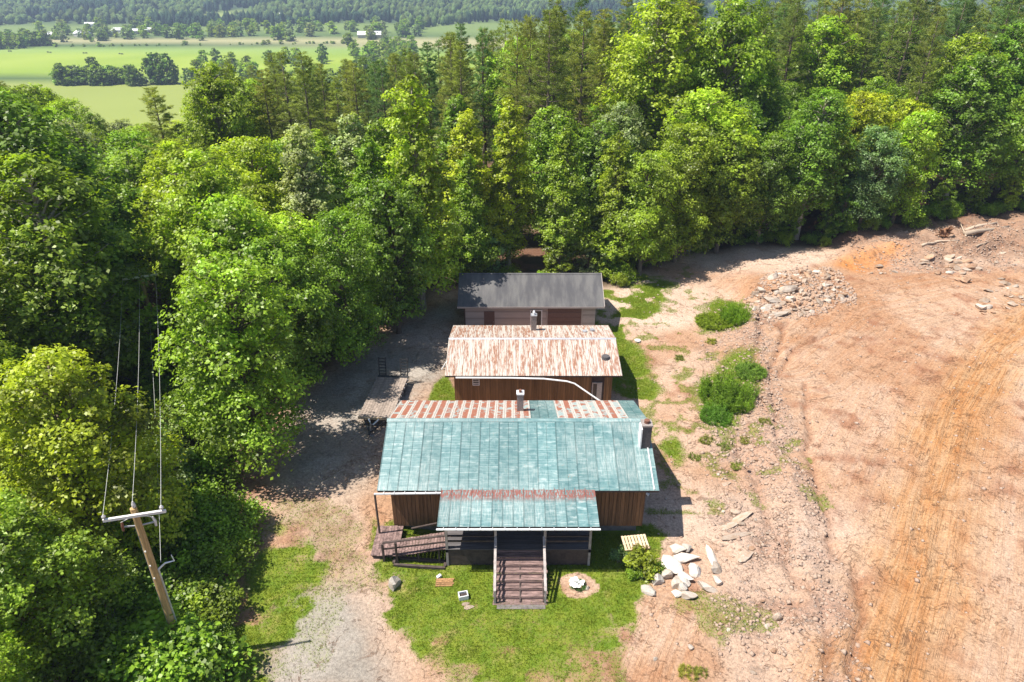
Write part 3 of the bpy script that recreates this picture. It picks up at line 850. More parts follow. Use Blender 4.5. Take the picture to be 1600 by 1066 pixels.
for x in (-0.93, 1.80):
    rr_ = MB().beam((x, SB + 0.05, DZ + 0.95), (x, yb + 0.12, 0.98), 0.14, 0.05)
    rr_.beam((x, SB, DZ + 0.52), (x, yb + 0.12, 0.50), 0.045, 0.11)
    sr = part('stair_rail', rr_, 'grey_wood', stairs)
    for f in (0.0, 0.62, 1.0):
        y = SB - 0.35 + (yb + 0.15 - SB + 0.35) * f
        t = (y - SB) / (yb + 0.12 - SB)
        zt = DZ + 0.95 + (0.98 - DZ - 0.95) * t - 0.03
        piece('rail_post', MB().box(-0.05, 0.05, -0.05, 0.05, 0, zt + 0.0).mesh('rail_post', 'grey_wood'), stairs, (x, y, 0))
part('footing', MB().box(SX0 + 0.2, SX1 - 0.1, yb - 0.25, yb + 0.1, -0.1, 0.035), 'block', stairs)

# ramp and landing on the left
LZ, LX0, LX1 = 0.74, -8.12, -6.55
rp = MB()
for y in (28.95, 30.0, 31.0): rp.beam((LX0 + 0.05, y, LZ - 0.13), (LX1, y, LZ - 0.11), 0.07, 0.16)
for y in (28.95, 30.0): rp.beam((LX1, y, LZ - 0.11), (DX0 - 0.05, y, DZ - 0.14), 0.07, 0.16)
for x, y in ((-7.0, 28.95), (-5.4, 28.95), (-5.4, 30.0), (-4.2, 28.95)): rp.box(x - 0.05, x + 0.05, y - 0.05, y + 0.05, -0.1, LZ - 0.2 + max(0, (x - LX1)) * 0.2)
ramp = part('ramp', rp, 'dark_wood', house)
brd = MB().box(0, 0.165, 0, 1, -0.04, 0).mesh('ramp_board', 'deck_wood')
for i in range(9):
    piece('ramp_board', brd, ramp, (LX0 + i * 0.174, 28.8 + rnd.uniform(-0.03, 0.03), LZ + 0.003 * (i % 3)), (0, 0, 0), (1, 2.42, 1))
ra = math.atan2(DZ - LZ, DX0 - LX1)
rn = int((DX0 - LX1) / 0.178)
for i in range(rn):
    t = i / rn
    piece('ramp_board', brd, ramp, (LX1 + 0.01 + t * (DX0 - LX1), 28.8 + rnd.uniform(-0.03, 0.03), LZ + t * (DZ - LZ) + 0.003 * (i % 2)), (0, -ra, 0), (1, 1.35, 1))
rr_ = MB().beam((-7.35, 28.84, LZ + 0.95), (DX0 + 0.05, 28.84, DZ + 0.95), 0.13, 0.06).beam((-5.9, 30.2, LZ + 0.75), (DX0 - 0.6, 30.2, DZ + 0.6), 0.10, 0.06)
rr_.beam((-7.35, 28.80, LZ + 0.5), (DX0, 28.80, DZ + 0.5), 0.04, 0.1)
rg = part('ramp_rail', rr_, 'dark_wood', ramp)
for x, h in ((-7.35, LZ + 0.93), (-6.6, LZ + 1.05)):
    part('rail_post', MB().box(x - 0.06, x + 0.06, 28.68, 28.79, 0.0, h), 'dark_wood', ramp)

# ---- the rust-streaked shed ---------------------------------------------------
SW = 13.57
sx0, sx1 = (694.9 - 800) / 278 * SW, (972.7 - 800) / 278 * SW
SYF, SYM, SYB, SZE, SZR = 44.72, 49.0, 53.25, 3.2, 4.17
shed = thing('shed', 'long brown board shed with rust-streaked pale tin roof between house and garage', 'shed', ((sx0 + sx1) / 2, SYM, 0))
spit = math.atan2(SZR - SZE, SYM - SYF); ssl = math.hypot(SZR - SZE, SYM - SYF)
swx0, swx1, swf, swb = sx0 + 0.65, sx1 - 0.65, SYF + 0.55, SYB - 0.55
core = MB().box(swx0 + 0.04, swx1 - 0.04, swf + 0.04, swb - 0.04, -0.2, SZE - 0.05)
core.prism([(swf + 0.04, SZE - 0.06), (swb - 0.04, SZE - 0.06), (SYM, SZR - 0.2)], 'x', swx0 + 0.04, swx1 - 0.04)
swall = part('wall', core, 'dark_wood', shed)
sbm = MB().box(0, 0.188, -0.03, 0, 0, 1).mesh('board', 'shed_brown')
sdx0, sdx1 = (933 - 800) / F * 50.6, (947 - 800) / F * 50.6     # doorway
nb = int((swx1 - swx0) / 0.2)
for i in range(nb):
    x = swx0 + i * (swx1 - swx0) / nb
    if x + 0.18 > sdx0 - 0.05 and x < sdx1 + 0.05: continue
    piece('board', sbm, swall, (x, swf + 0.04 - 0.005 * (i % 2), -0.05), (0, 0, 0), (1, 1, SZE - 0.1))
for i in range(int((swb - swf) / 0.2)):
    y = swf + i * 0.2
    top = SZE + (SZR - SZE) * (1 - abs(y - SYM) / (SYM - SYF)) - 0.1
    piece('board', sbm, swall, (swx1 - 0.04, y, -0.05), (0, 0, R(90)), (1, 1, top))
dr = part('door', MB().box(sdx1 - 0.36, sdx1 + 0.03, swf - 0.05, swf + 0.01, 0, 2.2), 'grey_metal', shed, label='pale half-open door')
part('doorway', MB().box(sdx0, sdx1 - 0.36, swf - 0.02, swf + 0.03, 0, 2.2), 'dark_glass', shed)
part('door_frame', MB().box(sdx0 - 0.09, sdx0, swf - 0.06, swf + 0.02, 0, 2.3).box(sdx0, sdx1 + 0.03, swf - 0.06, swf + 0.02, 2.2, 2.3), 'grey_wood', shed)
wxc = (741 - 800) / F * 50.5
wf = part('window', MB().box(wxc - 0.22, wxc + 0.22, swf - 0.03, swf + 0.02, 2.1, 2.75), 'dark_glass', shed)
fr = MB()
for a in ((-0.27, -0.22), (0.22, 0.27)): fr.box(wxc + a[0], wxc + a[1], swf - 0.07, swf + 0.0, 2.05, 2.8)
fr.box(wxc - 0.22, wxc + 0.22, swf - 0.07, swf, 2.75, 2.8).box(wxc - 0.22, wxc + 0.22, swf - 0.07, swf, 2.05, 2.1)
part('frame', fr, 'white_metal', wf)
slm = MB().box(wxc - 0.22, wxc + 0.22, swf - 0.06, swf - 0.03, 0, 0.09)
for i in range(3):
    part('slat', MB().box(wxc - 0.215, wxc + 0.215, swf - 0.06, swf - 0.032, 2.17 + 0.2 * i, 2.27 + 0.2 * i), 'grey_metal', wf)
sroof = part('roof', gable(sx0 + 0.03, sx1 - 0.03, SYF + 0.03, SYM, SYB - 0.03, SZE - 0.03, SZR - 0.03, 0.1), 'dark_wood', shed)
NS = 20
sw_ = (sx1 - sx0) / NS
def corrugated(name, w, L, mat, waves=5):
    prof = [(0.003, 0)]
    for i in range(waves):
        a = w * (i + 0.1) / waves
        prof += [(a + w * 0.05 / waves, 0.012), (a + w * 0.25 / waves, 0.038), (a + w * 0.5 / waves, 0.038), (a + w * 0.7 / waves, 0.012)]
    prof += [(w - 0.003, 0.0)]
    return MB().prism(prof, 'y', 0, L).mesh(name, mat)
sm_ = {'rust_tin': corrugated('roof_panel', sw_, ssl, 'rust_tin')}
slope_panels(sroof, sx0, sx1, NS, SYF, SZE, spit, ssl, lambda i: 'rust_tin', sm_)
slope_panels(sroof, sx0, sx1, NS, SYM, SZR, spit, ssl, lambda i: 'rust_tin', sm_, -1)
part('ridge_cap', MB().prism([(SYM - 0.16, SZR + 0.0), (SYM, SZR + 0.075), (SYM + 0.16, SZR), (SYM, SZR + 0.055)], 'x', sx0, sx1), 'grey_metal', sroof)
part('vent', MB().tube([(7.35, 46.7, 3.55), (7.35, 46.7, 3.85)], [0.36, 0.3], 12), 'brick_dark', sroof, label='dark round vent lid on the tin roof')
part('vent', MB().tube([(6.1, 51.0, 3.6), (6.1, 51.0, 3.88)], 0.2, 10), 'grey_metal', sroof)
part('vent', MB().tube([(6.75, 51.3, 3.55), (6.75, 51.3, 3.85)], 0.2, 10), 'grey_metal', sroof)
sc = part('chimney', MB().box(1.63, 2.07, 51.5, 51.95, 3.3, 4.95), 'brick_grey', shed)
part('chimney_cap', MB().box(1.59, 2.11, 51.46, 51.99, 4.95, 5.03), 'grey_metal', sc)
part('flue', MB().tube([(1.85, 51.72, 5.0), (1.85, 51.72, 5.25), (1.85, 51.72, 5.42)], [0.12, 0.12, 0.03], 10), 'white_metal', sc)
gz = lambda px, y, z: Vector(((px - 800) / F * (y * CP - (z - CAM_H) * SP), y, z))
part('gutter', MB().tube([gz(712, SYF - 0.06, 3.08), gz(800, SYF - 0.06, 3.06), gz(850, SYF - 0.08, 3.0), gz(886, SYF - 0.1, 2.78), gz(898, SYF - 0.15, 2.6), gz(949, 43.6, 1.2)], 0.065, 6), 'white_metal', shed, label='white gutter come loose and hanging down')
part('downspout', MB().tube([gz(703, 48.4, 2.9), gz(690, 47.9, 1.9)], 0.05, 6), 'white_metal', shed)

# ---- the garage -----------------------------------------------------------
GW = 13.8
gx0, gx1 = (714.4 - 800) / 230 * GW, (944.5 - 800) / 230 * GW
GYF, GYM, GYB, GZE, GZR = 58.0, 61.8, 65.6, 2.8, 4.62
gar = thing('garage', 'beige garage with plain grey roof at the edge of the woods', 'garage', ((gx0 + gx1) / 2, GYM, 0))
gwx0, gwx1, gwf, gwb = gx0 + 0.7, gx1 - 0.75, GYF + 0.5, GYB - 0.5
core = MB().box(gwx0, gwx1, gwf, gwb, -0.2, GZE - 0.03)
core.prism([(gwf, GZE - 0.04), (gwb, GZE - 0.04), (GYM, GZR - 0.2)], 'x', gwx0, gwx1)
gwall = part('wall', core, 'garage_wall', gar)
lap = MB().prism([(gwf - 0.022, 0), (gwf - 0.006, 0.17), (gwf + 0.01, 0.17), (gwf + 0.01, 0)], 'x', 0, 1).mesh('lap_board', 'garage_wall')
gdx0, gdx1 = (856 - 800) / F * 64.5, (909 - 800) / F * 64.5
for i in range(14):
    o = bpy.data.objects.new('lap_board', lap); COL.objects.link(o); o.parent = gwall
    o.location = Vector((gwx0, 0, 0.18 * i)) - off_of(gar); o.scale = (gdx0 - 0.12 - gwx0, 1, 1)
    o2 = bpy.data.objects.new('lap_board', lap); COL.objects.link(o2); o2.parent = gwall
    o2.location = Vector((gdx1 + 0.12, 0, 0.18 * i)) - off_of(gar); o2.scale = (gwx1 - gdx1 - 0.12, 1, 1)
part('roof', gable(gx0, gx1, GYF, GYM, GYB, GZE, GZR, 0.14), 'grey_roll_roof', gar)
part('fascia', MB().box(gx0 - 0.02, gx1 + 0.02, GYF - 0.03, GYF - 0.003, GZE - 0.17, GZE - 0.01), 'garage_wall', gar)
for sgn in (-1, 1):
    part('rake_trim', MB().beam((gx1 + 0.02, GYF if sgn < 0 else GYB, GZE - 0.04), (gx1 + 0.02, GYM, GZR - 0.04), 0.035, 0.18), 'garage_wall', gar)
part('ridge_cap', MB().prism([(GYM - 0.18, GZR - 0.05), (GYM, GZR + 0.03), (GYM + 0.18, GZR - 0.05), (GYM, GZR + 0.015)], 'x', gx0, gx1), 'grey_roll_roof', gar)
gd = part('garage_door', MB().box(gdx0, gdx1, gwf - 0.03, gwf + 0.01, 0, 2.52), 'garage_door', gar)
gp = MB().box(0.03, gdx1 - gdx0 - 0.03, -0.03, 0, 0.02, 0.49).mesh('panel', 'garage_door')
for i in range(5): piece('panel', gp, gd, (gdx0, gwf - 0.031, 0.5 * i))
part('door_frame', MB().box(gdx0 - 0.1, gdx0, gwf - 0.06, gwf, 0, 2.55).box(gdx1, gdx1 + 0.1, gwf - 0.06, gwf, 0, 2.55), 'garage_wall', gar)
ddx0, ddx1 = (756 - 800) / F * 64.5, (772.5 - 800) / F * 64.5
dd = part('door', MB().box(ddx0, ddx1, gwf - 0.045, gwf - 0.023, 0, 2.1), 'garage_door', gar)
part('handle', MB().tube([(ddx1 - 0.12, gwf - 0.05, 1.0), (ddx1 - 0.12, gwf - 0.11, 1.0)], 0.04, 8), 'grey_metal', dd)
dex0, dex1 = (830 - 800) / F * 64.5, (846 - 800) / F * 64.5
part('doorway', MB().box(dex0, dex1, gwf - 0.045, gwf - 0.023, 0, 2.15), 'dark_glass', gar)
part('door_frame', MB().box(dex0 - 0.09, dex0, gwf - 0.07, gwf - 0.02, 0, 2.24).box(dex1, dex1 + 0.09, gwf - 0.07, gwf - 0.02, 0, 2.24).box(dex0, dex1, gwf - 0.07, gwf - 0.02, 2.15, 2.24), 'white_metal', gar)
part('downspout', MB().tube([(gwx0 - 0.05, gwf - 0.06, GZE - 0.1), (gwx0 - 0.05, gwf - 0.06, 0)], 0.05, 6), 'dark_wood', gar)

# ---- trailer ------------------------------------------------------------------
def build_trailer():
    zd = 0.55 + 0.85
    bl = atz(592, 587, zd); br = atz(637.5, 584.5, zd); fl = atz(560, 653, zd)
    ax = ((fl - bl)); L = ax.length; ang = math.atan2(ax.y, ax.x)
    W = 2.5
    mid = (bl + br) / 2
    t = thing('flatbed_trailer', 'flatbed trailer with grey plank deck and raised loading ramps beside the house', 'trailer', (0, 0, 0))
    t.location = (mid.x, mid.y, 0.55); ROOT[t.name] = Vector((0, 0, 0))
    t.rotation_euler = (0, 0, ang)            # local x: rear to front, local y: across
    z0 = 0.80
    fr = MB()
    for y in (-W / 2 + 0.04, W / 2 - 0.04, -0.45, 0.45): fr.box(0, L, y - 0.04, y + 0.04, z0 - 0.2, z0 - 0.045)
    for i in range(8): fr.box(i * (L - 0.1) / 7, i * (L - 0.1) / 7 + 0.08, -W / 2, W / 2, z0 - 0.16, z0 - 0.05)
    frame = part('frame', fr, 'black_steel', t)
    nb = 12
    bm = MB().box(0.35, L, 0, W / nb - 0.015, -0.04, 0.0).mesh('deck_plank', 'trailer_wood')
    dk = part('deck', MB().box(0.0, 0.33, -W / 2, W / 2, z0 - 0.045, z0 - 0.003), 'black_steel', t)
    for i in range(nb): piece('deck_plank', bm, dk, (0, -W / 2 + i * W / nb, z0 + 0.003 * (i % 2)))
    part('front_rail', MB().box(L + 0.002, L + 0.08, -W / 2, W / 2, z0 - 0.16, z0 + 0.03), 'pale_wood', t)
    tg = MB().beam((L, -0.8, z0 - 0.25), (L + 1.5, 0, z0 - 0.3), 0.1, 0.12).beam((L, 0.8, z0 - 0.25), (L + 1.5, 0, z0 - 0.3), 0.1, 0.12).box(L + 1.4, L + 1.75, -0.06, 0.06, z0 - 0.36, z0 - 0.24)
    tg.beam((L + 0.55, -0.45, z0 - 0.27), (L + 0.55, 0.45, z0 - 0.27), 0.08, 0.08)
    part('tongue', tg, 'black_steel', t)
    part('jack', MB().tube([(L + 1.15, 0.0, 0.0), (L + 1.15, 0.0, z0 + 0.35)], 0.05, 8).box(L + 1.02, L + 1.28, -0.13, 0.13, 0, 0.03), 'grey_metal', t)
    part('spring_arm', MB().beam((L + 0.15, -0.42, z0 - 0.06), (L + 0.75, -0.1, z0 - 0.15), 0.09, 0.06).beam((L + 0.15, 0.35, z0 - 0.06), (L + 0.75, 0.05, z0 - 0.15), 0.09, 0.06), 'white_metal', t)
    part('safety_chain', MB().tube([(L + 0.9, 0.12, z0 - 0.3), (L + 1.2, 0.3, z0 - 0.55), (L + 1.6, 0.1, z0 - 0.4)], 0.02, 5), 'black_steel', t)
    for s in (-1, 1):
        lad = MB()
        yc = s * (W / 2 - 0.36)
        a = R(100)
        for yy in (-0.28, 0.28): lad.beam((0, yc + yy, z0 - 0.05), (-0.28, yc + yy, z0 + 1.5), 0.07, 0.09)
        lr = part('loading_ramp', lad, 'black_steel', t)
        for i in range(6):
            f = (i + 0.5) / 6
            part('rung', MB().beam((-0.28 * f, yc - 0.26, z0 - 0.05 + 1.55 * f), (-0.28 * f, yc + 0.26, z0 - 0.05 + 1.55 * f), 0.05, 0.07), 'black_steel', lr)
        for xw in (L * 0.42, L * 0.42 + 0.85):
            wh = part('wheel', MB().tube([(xw, s * 0.78 - 0.11, 0.36), (xw, s * 0.78 - 0.08, 0.36), (xw, s * 0.78 + 0.08, 0.36), (xw, s * 0.78 + 0.11, 0.36)], [0.3, 0.36, 0.36, 0.3], 20), 'black_steel', t)
            part('rim', MB().tube([(xw, s * 0.78 - 0.12, 0.36), (xw, s * 0.78 + 0.12, 0.36)], 0.2, 14), 'grey_metal', wh)
        for i in range(9):
            part('stake_pocket', MB().box(0.5 + i * L / 10, 0.58 + i * L / 10, s * (W / 2 + 0.035) - 0.03, s * (W / 2 + 0.035) + 0.03, z0 - 0.17, z0 - 0.03), 'grey_metal', t)
build_trailer()

# ---- utility poles and wires -------------------------------------------------------
P1 = Vector((-16.4, 22.7, 0)); P1.z = hz(P1.x, P1.y); T1 = 9.75
P2 = atz(219, 430, 9.4); P2.z = hz(P2.x, P2.y); T2 = 9.6
def build_pole(P, T, label, detail):
    t = thing('utility_pole', label, 'pole', P)
    d = Vector((P2.x - P1.x, P2.y - P1.y, 0)).normalized()
    c = Vector((d.y, -d.x, 0)); c = Vector((math.cos(R(14)), math.sin(R(14)), 0)) if detail else c
    part('post', MB().tube([P + Vector((0, 0, -0.3)), (P.x, P.y, T * 0.5), (P.x, P.y, T - 0.02), (P.x, P.y, T)], [0.19, 0.165, 0.14, 0.12], 14), 'pole_wood', t, smooth=False)
    top = Vector((P.x, P.y, T - 0.28)) - d * 0.2
    part('crossarm', MB().beam(top - c * 1.25, top + c * 1.25, 0.11, 0.13), 'arm_wood', t)
    ins = []
    for k, h in ((-1.18, 0.30), (0.05, 0.62), (1.12, 0.34)):
        b = top + c * k + (d * 0.2 if abs(k) < 0.5 else Vector((0, 0, 0)))
        part('insulator', MB().tube([b, b + Vector((0, 0, h * 0.45)), b + Vector((0, 0, h * 0.55)), b + Vector((0, 0, h * 0.75)), b + Vector((0, 0, h))], [0.03, 0.035, 0.085, 0.085, 0.03], 10), 'porcelain', t)
        ins.append(b + Vector((0, 0, h)))
    if detail:
        for s in (-1, 1):
            b = Vector((P.x, P.y, T - 1.0)) + c * 0.14 * s
            e = b + c * 0.52 * s + Vector((0, 0, 0.06))
            br = part('bracket', MB().beam(b, e, 0.05, 0.06), 'grey_metal', t)
            part('cutout', MB().tube([e + Vector((0, 0, -0.22)), e + Vector((0.02, 0, 0.05)), e + Vector((-0.05 * s, 0, 0.28))], [0.05, 0.065, 0.04], 8), 'porcelain' if s > 0 else 'flue', br)
            part('jumper', MB().tube([e + Vector((0, 0, 0.25)), e + Vector((-0.2 * s, -0.1, 0.42)), b + Vector((0, -0.1, 0.6))], 0.018, 5), 'wire', br)
        side = c * 0.2
        part('conduit', MB().tube([Vector((P.x, P.y, 0)) + side - d * 0.02, Vector((P.x, P.y, T * 0.62)) + side * 0.9], 0.045, 8), 'grey_metal', t)
        w0 = Vector((P.x, P.y, T * 0.62)) + side * 0.9
        part('weatherhead', MB().tube([w0, w0 + c * 0.35 + Vector((0, 0, 0.3)), w0 + c * 0.75 + Vector((0, 0, 0.35)), w0 + c * 0.7 + Vector((0, 0, 0.72))], [0.05, 0.04, 0.03, 0.02], 6), 'white_metal', t)
        part('ground_wire', MB().tube([Vector((P.x, P.y, 0)) - c * 0.2, Vector((P.x, P.y, T - 1.0)) - c * 0.16], 0.018, 5), 'wire', t)
        for z in (T * 0.66, T * 0.58, T * 0.75): part('bolt', MB().box(P.x - 0.03, P.x + 0.03, P.y - 0.19, P.y - 0.14, z, z + 0.07), 'white_metal', t)
    return ins
i1 = build_pole(P1, T1, 'brown utility pole with pale crossarm and cutouts in the roadside brush', True)
i2 = build_pole(P2, T2, 'thin weathered utility pole half hidden among the trees', False)
def wire(a, b, sag, label):
    pts = [a.lerp(b, i / 16) - Vector((0, 0, sag * 4 * (i / 16) * (1 - i / 16))) for i in range(17)]
    base = Vector(a)
    single('power_line', MB().tube(pts, 0.009, 5), 'wire', label, 'wire', base, 'wires strung between the two utility poles')
for k, nm in enumerate(('outer left', 'middle', 'outer right')):
    wire(i1[k], i2[k], 0.5, 'thin grey power line on the %s insulator of the pale crossarm' % ['woods-side', 'pole-top', 'house-side'][k])
wire(Vector((P1.x, P1.y, T1 * 0.66)) + Vector((0.35, 0.1, 0)), Vector((P2.x, P2.y, T2 * 0.7)), 0.4, 'lower grey service wire fixed below the pale crossarm')

# ------------------------------------------------------------------ plants
def leaf_quads(P, Nrm, size, aspect, rs, bend=0.25):
    """kite-shaped leaves at points P facing Nrm"""
    n = len(P)
    Nrm = Nrm / np.linalg.norm(Nrm, axis=1)[:, None]
    a = rs.normal(size=(n, 3)); a -= (a * Nrm).sum(1)[:, None] * Nrm; a /= np.linalg.norm(a, axis=1)[:, None]
    b = np.cross(Nrm, a)
    s = (size * rs.uniform(0.65, 1.35, n))[:, None]
    p0 = P - a * s * 0.5
    p2 = P + a * s * 0.55 - Nrm * s * bend
    m = P + a * s * 0.02
    p1 = m + b * s * aspect * 0.5; p3 = m - b * s * aspect * 0.5
    V = np.stack([p0, p1, p2, p3], 1).reshape(-1, 3)
    return V

def leaf_mesh(name, V, per_leaf_v, mat, per=4):
    n = len(V) // per
    return np_mesh(name, V, np.arange(n * per), per, mat, attrs=dict(v=np.repeat(per_leaf_v, per)))

def crown_profile(shape, t):
    if shape == 'cone': return np.minimum(1, 0.62 + 1.9 * t) * (1 - t) ** 0.62 + 0.07
    if shape == 'oval': return np.sin(np.pi * (0.13 + 0.83 * t)) ** 0.65
    return np.sin(np.pi * (0.18 + 0.74 * t)) ** 0.6        # round

def make_broadleaf(idx, H, Rr, base, shape, nclump, nleaf, leaf, bark):
    rs = np.random.RandomState(100 + idx)
    cz0 = H * base
    cl = []
    tries = 0
    while len(cl) < nclump and tries < nclump * 30:
        tries += 1
        t = rs.uniform(0, 1) ** 0.9
        r = crown_profile(shape, t) * Rr * math.sqrt(rs.uniform(0.12, 1.0))
        ang = rs.uniform(0, 2 * math.pi)
        lob = 0.78 + 0.3 * math.sin(ang * 2 + idx) * math.sin(ang * 3 + 1.7 * idx + 4 * t)
        p = np.array([math.cos(ang) * r * lob, math.sin(ang) * r * lob, cz0 + (H - cz0 - 0.5) * t])
        rc = rs.uniform(0.75, 1.35) * Rr / 4.0 * (1.12 - 0.4 * t)
        if any(np.linalg.norm((p - q) * (1, 1, 1.3)) < 0.62 * (rc + rq) * 0.9 for q, rq in cl): continue
        cl.append((p, rc))
    cl.append((np.array([0, 0, H - 0.55]), 0.55 * Rr / 4 + 0.15))
    w = np.array([rc ** 2 for _, rc in cl]); w /= w.sum()
    Ps, Ns, vs_ = [], [], []
    for (p, rc), ww in zip(cl, w):
        n = max(20, int(nleaf * ww))
        # each clump is made of sub sprays that point outwards
        sub = rs.normal(size=(max(5, n // 16), 3)); sub[:, 2] += 0.35; sub /= np.linalg.norm(sub, axis=1)[:, None]
        which = rs.randint(0, len(sub), n)
        d = sub[which] + rs.normal(scale=0.26, size=(n, 3)); d /= np.linalg.norm(d, axis=1)[:, None]
        out = np.array([p[0], p[1], 0.0]); L = np.linalg.norm(out); out = out / L if L > 0.01 else out
        rad = rc * (0.55 + 0.68 * rs.uniform(0, 1, n) ** 0.7) * rs.uniform(0.75, 1.2, len(sub))[which]
        P = p + d * rad[:, None] * np.array([1, 1, 0.72])
        Nn = d * 0.55 + np.array([0, 0, 0.85]) + out * 0.25 + rs.normal(scale=0.42, size=(n, 3))
        Ps.append(P); Ns.append(Nn)
        vs_.append(np.clip(0.5 + 0.16 * rs.normal() + 0.13 * rs.normal(size=len(sub))[which] + 0.13 * rs.normal(size=n), 0, 1))
    P = np.concatenate(Ps); Nn = np.concatenate(Ns)
    crown = leaf_mesh('crown', leaf_quads(P, Nn, leaf, 0.72, rs), np.concatenate(vs_), 'leaf')
    mb = MB()
    rt = 0.012 * H + 0.02 * Rr
    lean = rs.uniform(-0.25, 0.25, 2)
    tp = [(lean[0] * (z / H) ** 2 * 2, lean[1] * (z / H) ** 2 * 2, z) for z in (-0.3, 0.15, H * 0.25, H * 0.5, H * 0.75, H * 0.95)]
    mb.tube(tp, [rt * 1.5, rt * 1.15, rt * 0.9, rt * 0.65, rt * 0.38, rt * 0.1], 8)
    for p, rc in cl[:-1]:
        z0 = max(H * base * 0.6, p[2] - np.hypot(p[0], p[1]) * rs.uniform(0.5, 0.95))
        z0 = min(z0, H * 0.9)
        s = Vector((lean[0] * (z0 / H) ** 2 * 2, lean[1] * (z0 / H) ** 2 * 2, z0)); e = Vector(p)
        m = s.lerp(e, 0.5) + Vector((rs.uniform(-.2, .2), rs.uniform(-.2, .2), rs.uniform(0.0, 0.35)))
        mb.tube([s, m, e], [rt * 0.32, rt * 0.2, rt * 0.06], 5, cap=False)
    return mb.mesh('trunk', bark, smooth=True), crown

def make_pine(idx, H, Rr, base, density, dens_t, flat, needle=0.34):
    rs = np.random.RandomState(300 + idx)
    mb = MB()
    rt = 0.0105 * H
    mb.tube([(0, 0, -0.3), (0, 0, 0.2), (0.06, 0, H * 0.4), (0, 0.05, H * 0.75), (0, 0, H * 0.985)], [rt * 1.4, rt * 1.1, rt * 0.85, rt * 0.45, rt * 0.08], 8)
    C, D, W = [], [], []
    z = H * base
    while z < H * 0.985:
        t = (z - H * base) / (H * (1 - base))
        prof = (np.minimum(1, 0.5 + 1.6 * t) * (1 - t) ** 0.7 + 0.05)
        nb = rs.randint(3, 6)
        a0 = rs.uniform(0, 6.28)
        for k in range(nb):
            if rs.rand() > density: continue
            a = a0 + k * 2 * math.pi / nb + rs.uniform(-0.35, 0.35)
            L = Rr * prof * rs.uniform(0.6, 1.15)
            rise = rs.uniform(-0.08, 0.28) + 0.5 * t
            s = Vector((0, 0, z)); dirv = Vector((math.cos(a), math.sin(a), rise))
            e = s + dirv * L; m = s + dirv * L * 0.5 + Vector((0, 0, -0.06 * L))
            e.z += 0.06 * L
            mb.tube([s, m, e], [rt * 0.26 * (1.1 - t), rt * 0.17 * (1.1 - t), 0.012], 4, cap=False)
            nt = max(2, int(L * 2.1 * dens_t))
            for j in range(nt):
                f = rs.uniform(0.3, 1.05)
                c = s.lerp(e, f)
                side = rs.uniform(-0.42, 0.42) * L * (1.1 - 0.6 * f)
                C.append((c.x - math.sin(a) * side, c.y + math.cos(a) * side, c.z + rs.uniform(0.0, 0.22) * (1 - flat)))
                D.append((math.cos(a), math.sin(a), 0.35)); W.append(0.5 + 0.2 * rs.normal())
        z += rs.uniform(0.5, 0.95) * (1 - 0.35 * t)
    if base > 0.3:                                     # dead snags below the crown
        for _ in range(14):
            zz = rs.uniform(H * base * 0.45, H * base); a = rs.uniform(0, 6.28); L = rs.uniform(0.5, 1.6)
            mb.tube([(0, 0, zz), (math.cos(a) * L, math.sin(a) * L, zz + rs.uniform(-0.2, 0.25))], [rt * 0.14, 0.01], 4, cap=False)
    C = np.array(C); D = np.array(D); W = np.array(W)
    k = 26
    c = np.repeat(C, k, 0); w = np.repeat(W, k)
    d = rs.normal(size=(len(c), 3)) + np.repeat(D, k, 0) * 0.8; d[:, 2] = np.abs(d[:, 2]) * (0.75 if flat < 0.5 else 0.45)
    d /= np.linalg.norm(d, axis=1)[:, None]
    st = c + rs.normal(scale=0.13, size=c.shape) * np.array([1, 1, 1 - 0.5 * flat])
    ln = needle * rs.uniform(0.6, 1.3, len(c))[:, None]
    sd = np.cross(d, rs.normal(size=d.shape)); sd /= np.linalg.norm(sd, axis=1)[:, None]
    wd = 0.052
    V = np.stack([st - sd * wd * 0.7, st + sd * wd * 0.7, st + d * ln], 1).reshape(-1, 3)
    crown = leaf_mesh('crown', V, np.clip(w + 0.12 * rs.normal(size=len(w)), 0, 1), 'needle', 3)
    return mb.mesh('trunk', 'bark', smooth=True), crown

def make_bush(idx, h, r, nclump, nleaf, leaf, aspect=0.7):
    rs = np.random.RandomState(500 + idx)
    Ps, Ns, vs_ = [], [], []
    mb = MB()
    for i in range(nclump):
        a = rs.uniform(0, 6.28); q = r * math.sqrt(rs.uniform(0, 1)) * 0.8
        p = np.array([math.cos(a) * q, math.sin(a) * q, h * rs.uniform(0.25, 0.8) * (1.05 - 0.5 * q / r)])
        rc = rs.uniform(0.22, 0.42) * r
        n = nleaf // nclump
        d = rs.normal(size=(n, 3)); d[:, 2] += 0.3; d /= np.linalg.norm(d, axis=1)[:, None]
        P = p + d * (rc * (0.3 + 0.8 * rs.uniform(0, 1, n)))[:, None]; P[:, 2] = np.maximum(P[:, 2], 0.05)
        Ps.append(P); Ns.append(d * 0.5 + np.array([0, 0, 0.8]) + rs.normal(scale=0.45, size=(n, 3)))
        vs_.append(np.clip(0.5 + 0.16 * rs.normal() + 0.16 * rs.normal(size=n), 0, 1))
        mb.tube([(rs.uniform(-.1, .1), rs.uniform(-.1, .1), -0.05), tuple(p * np.array([0.5, 0.5, 0.55])), tuple(p)], [0.03, 0.02, 0.006], 4, cap=False)
    P = np.concatenate(Ps)
    return mb.mesh('stem', 'bark', smooth=True), leaf_mesh('foliage', leaf_quads(P, np.concatenate(Ns), leaf, aspect, rs), np.concatenate(vs_), 'leaf')

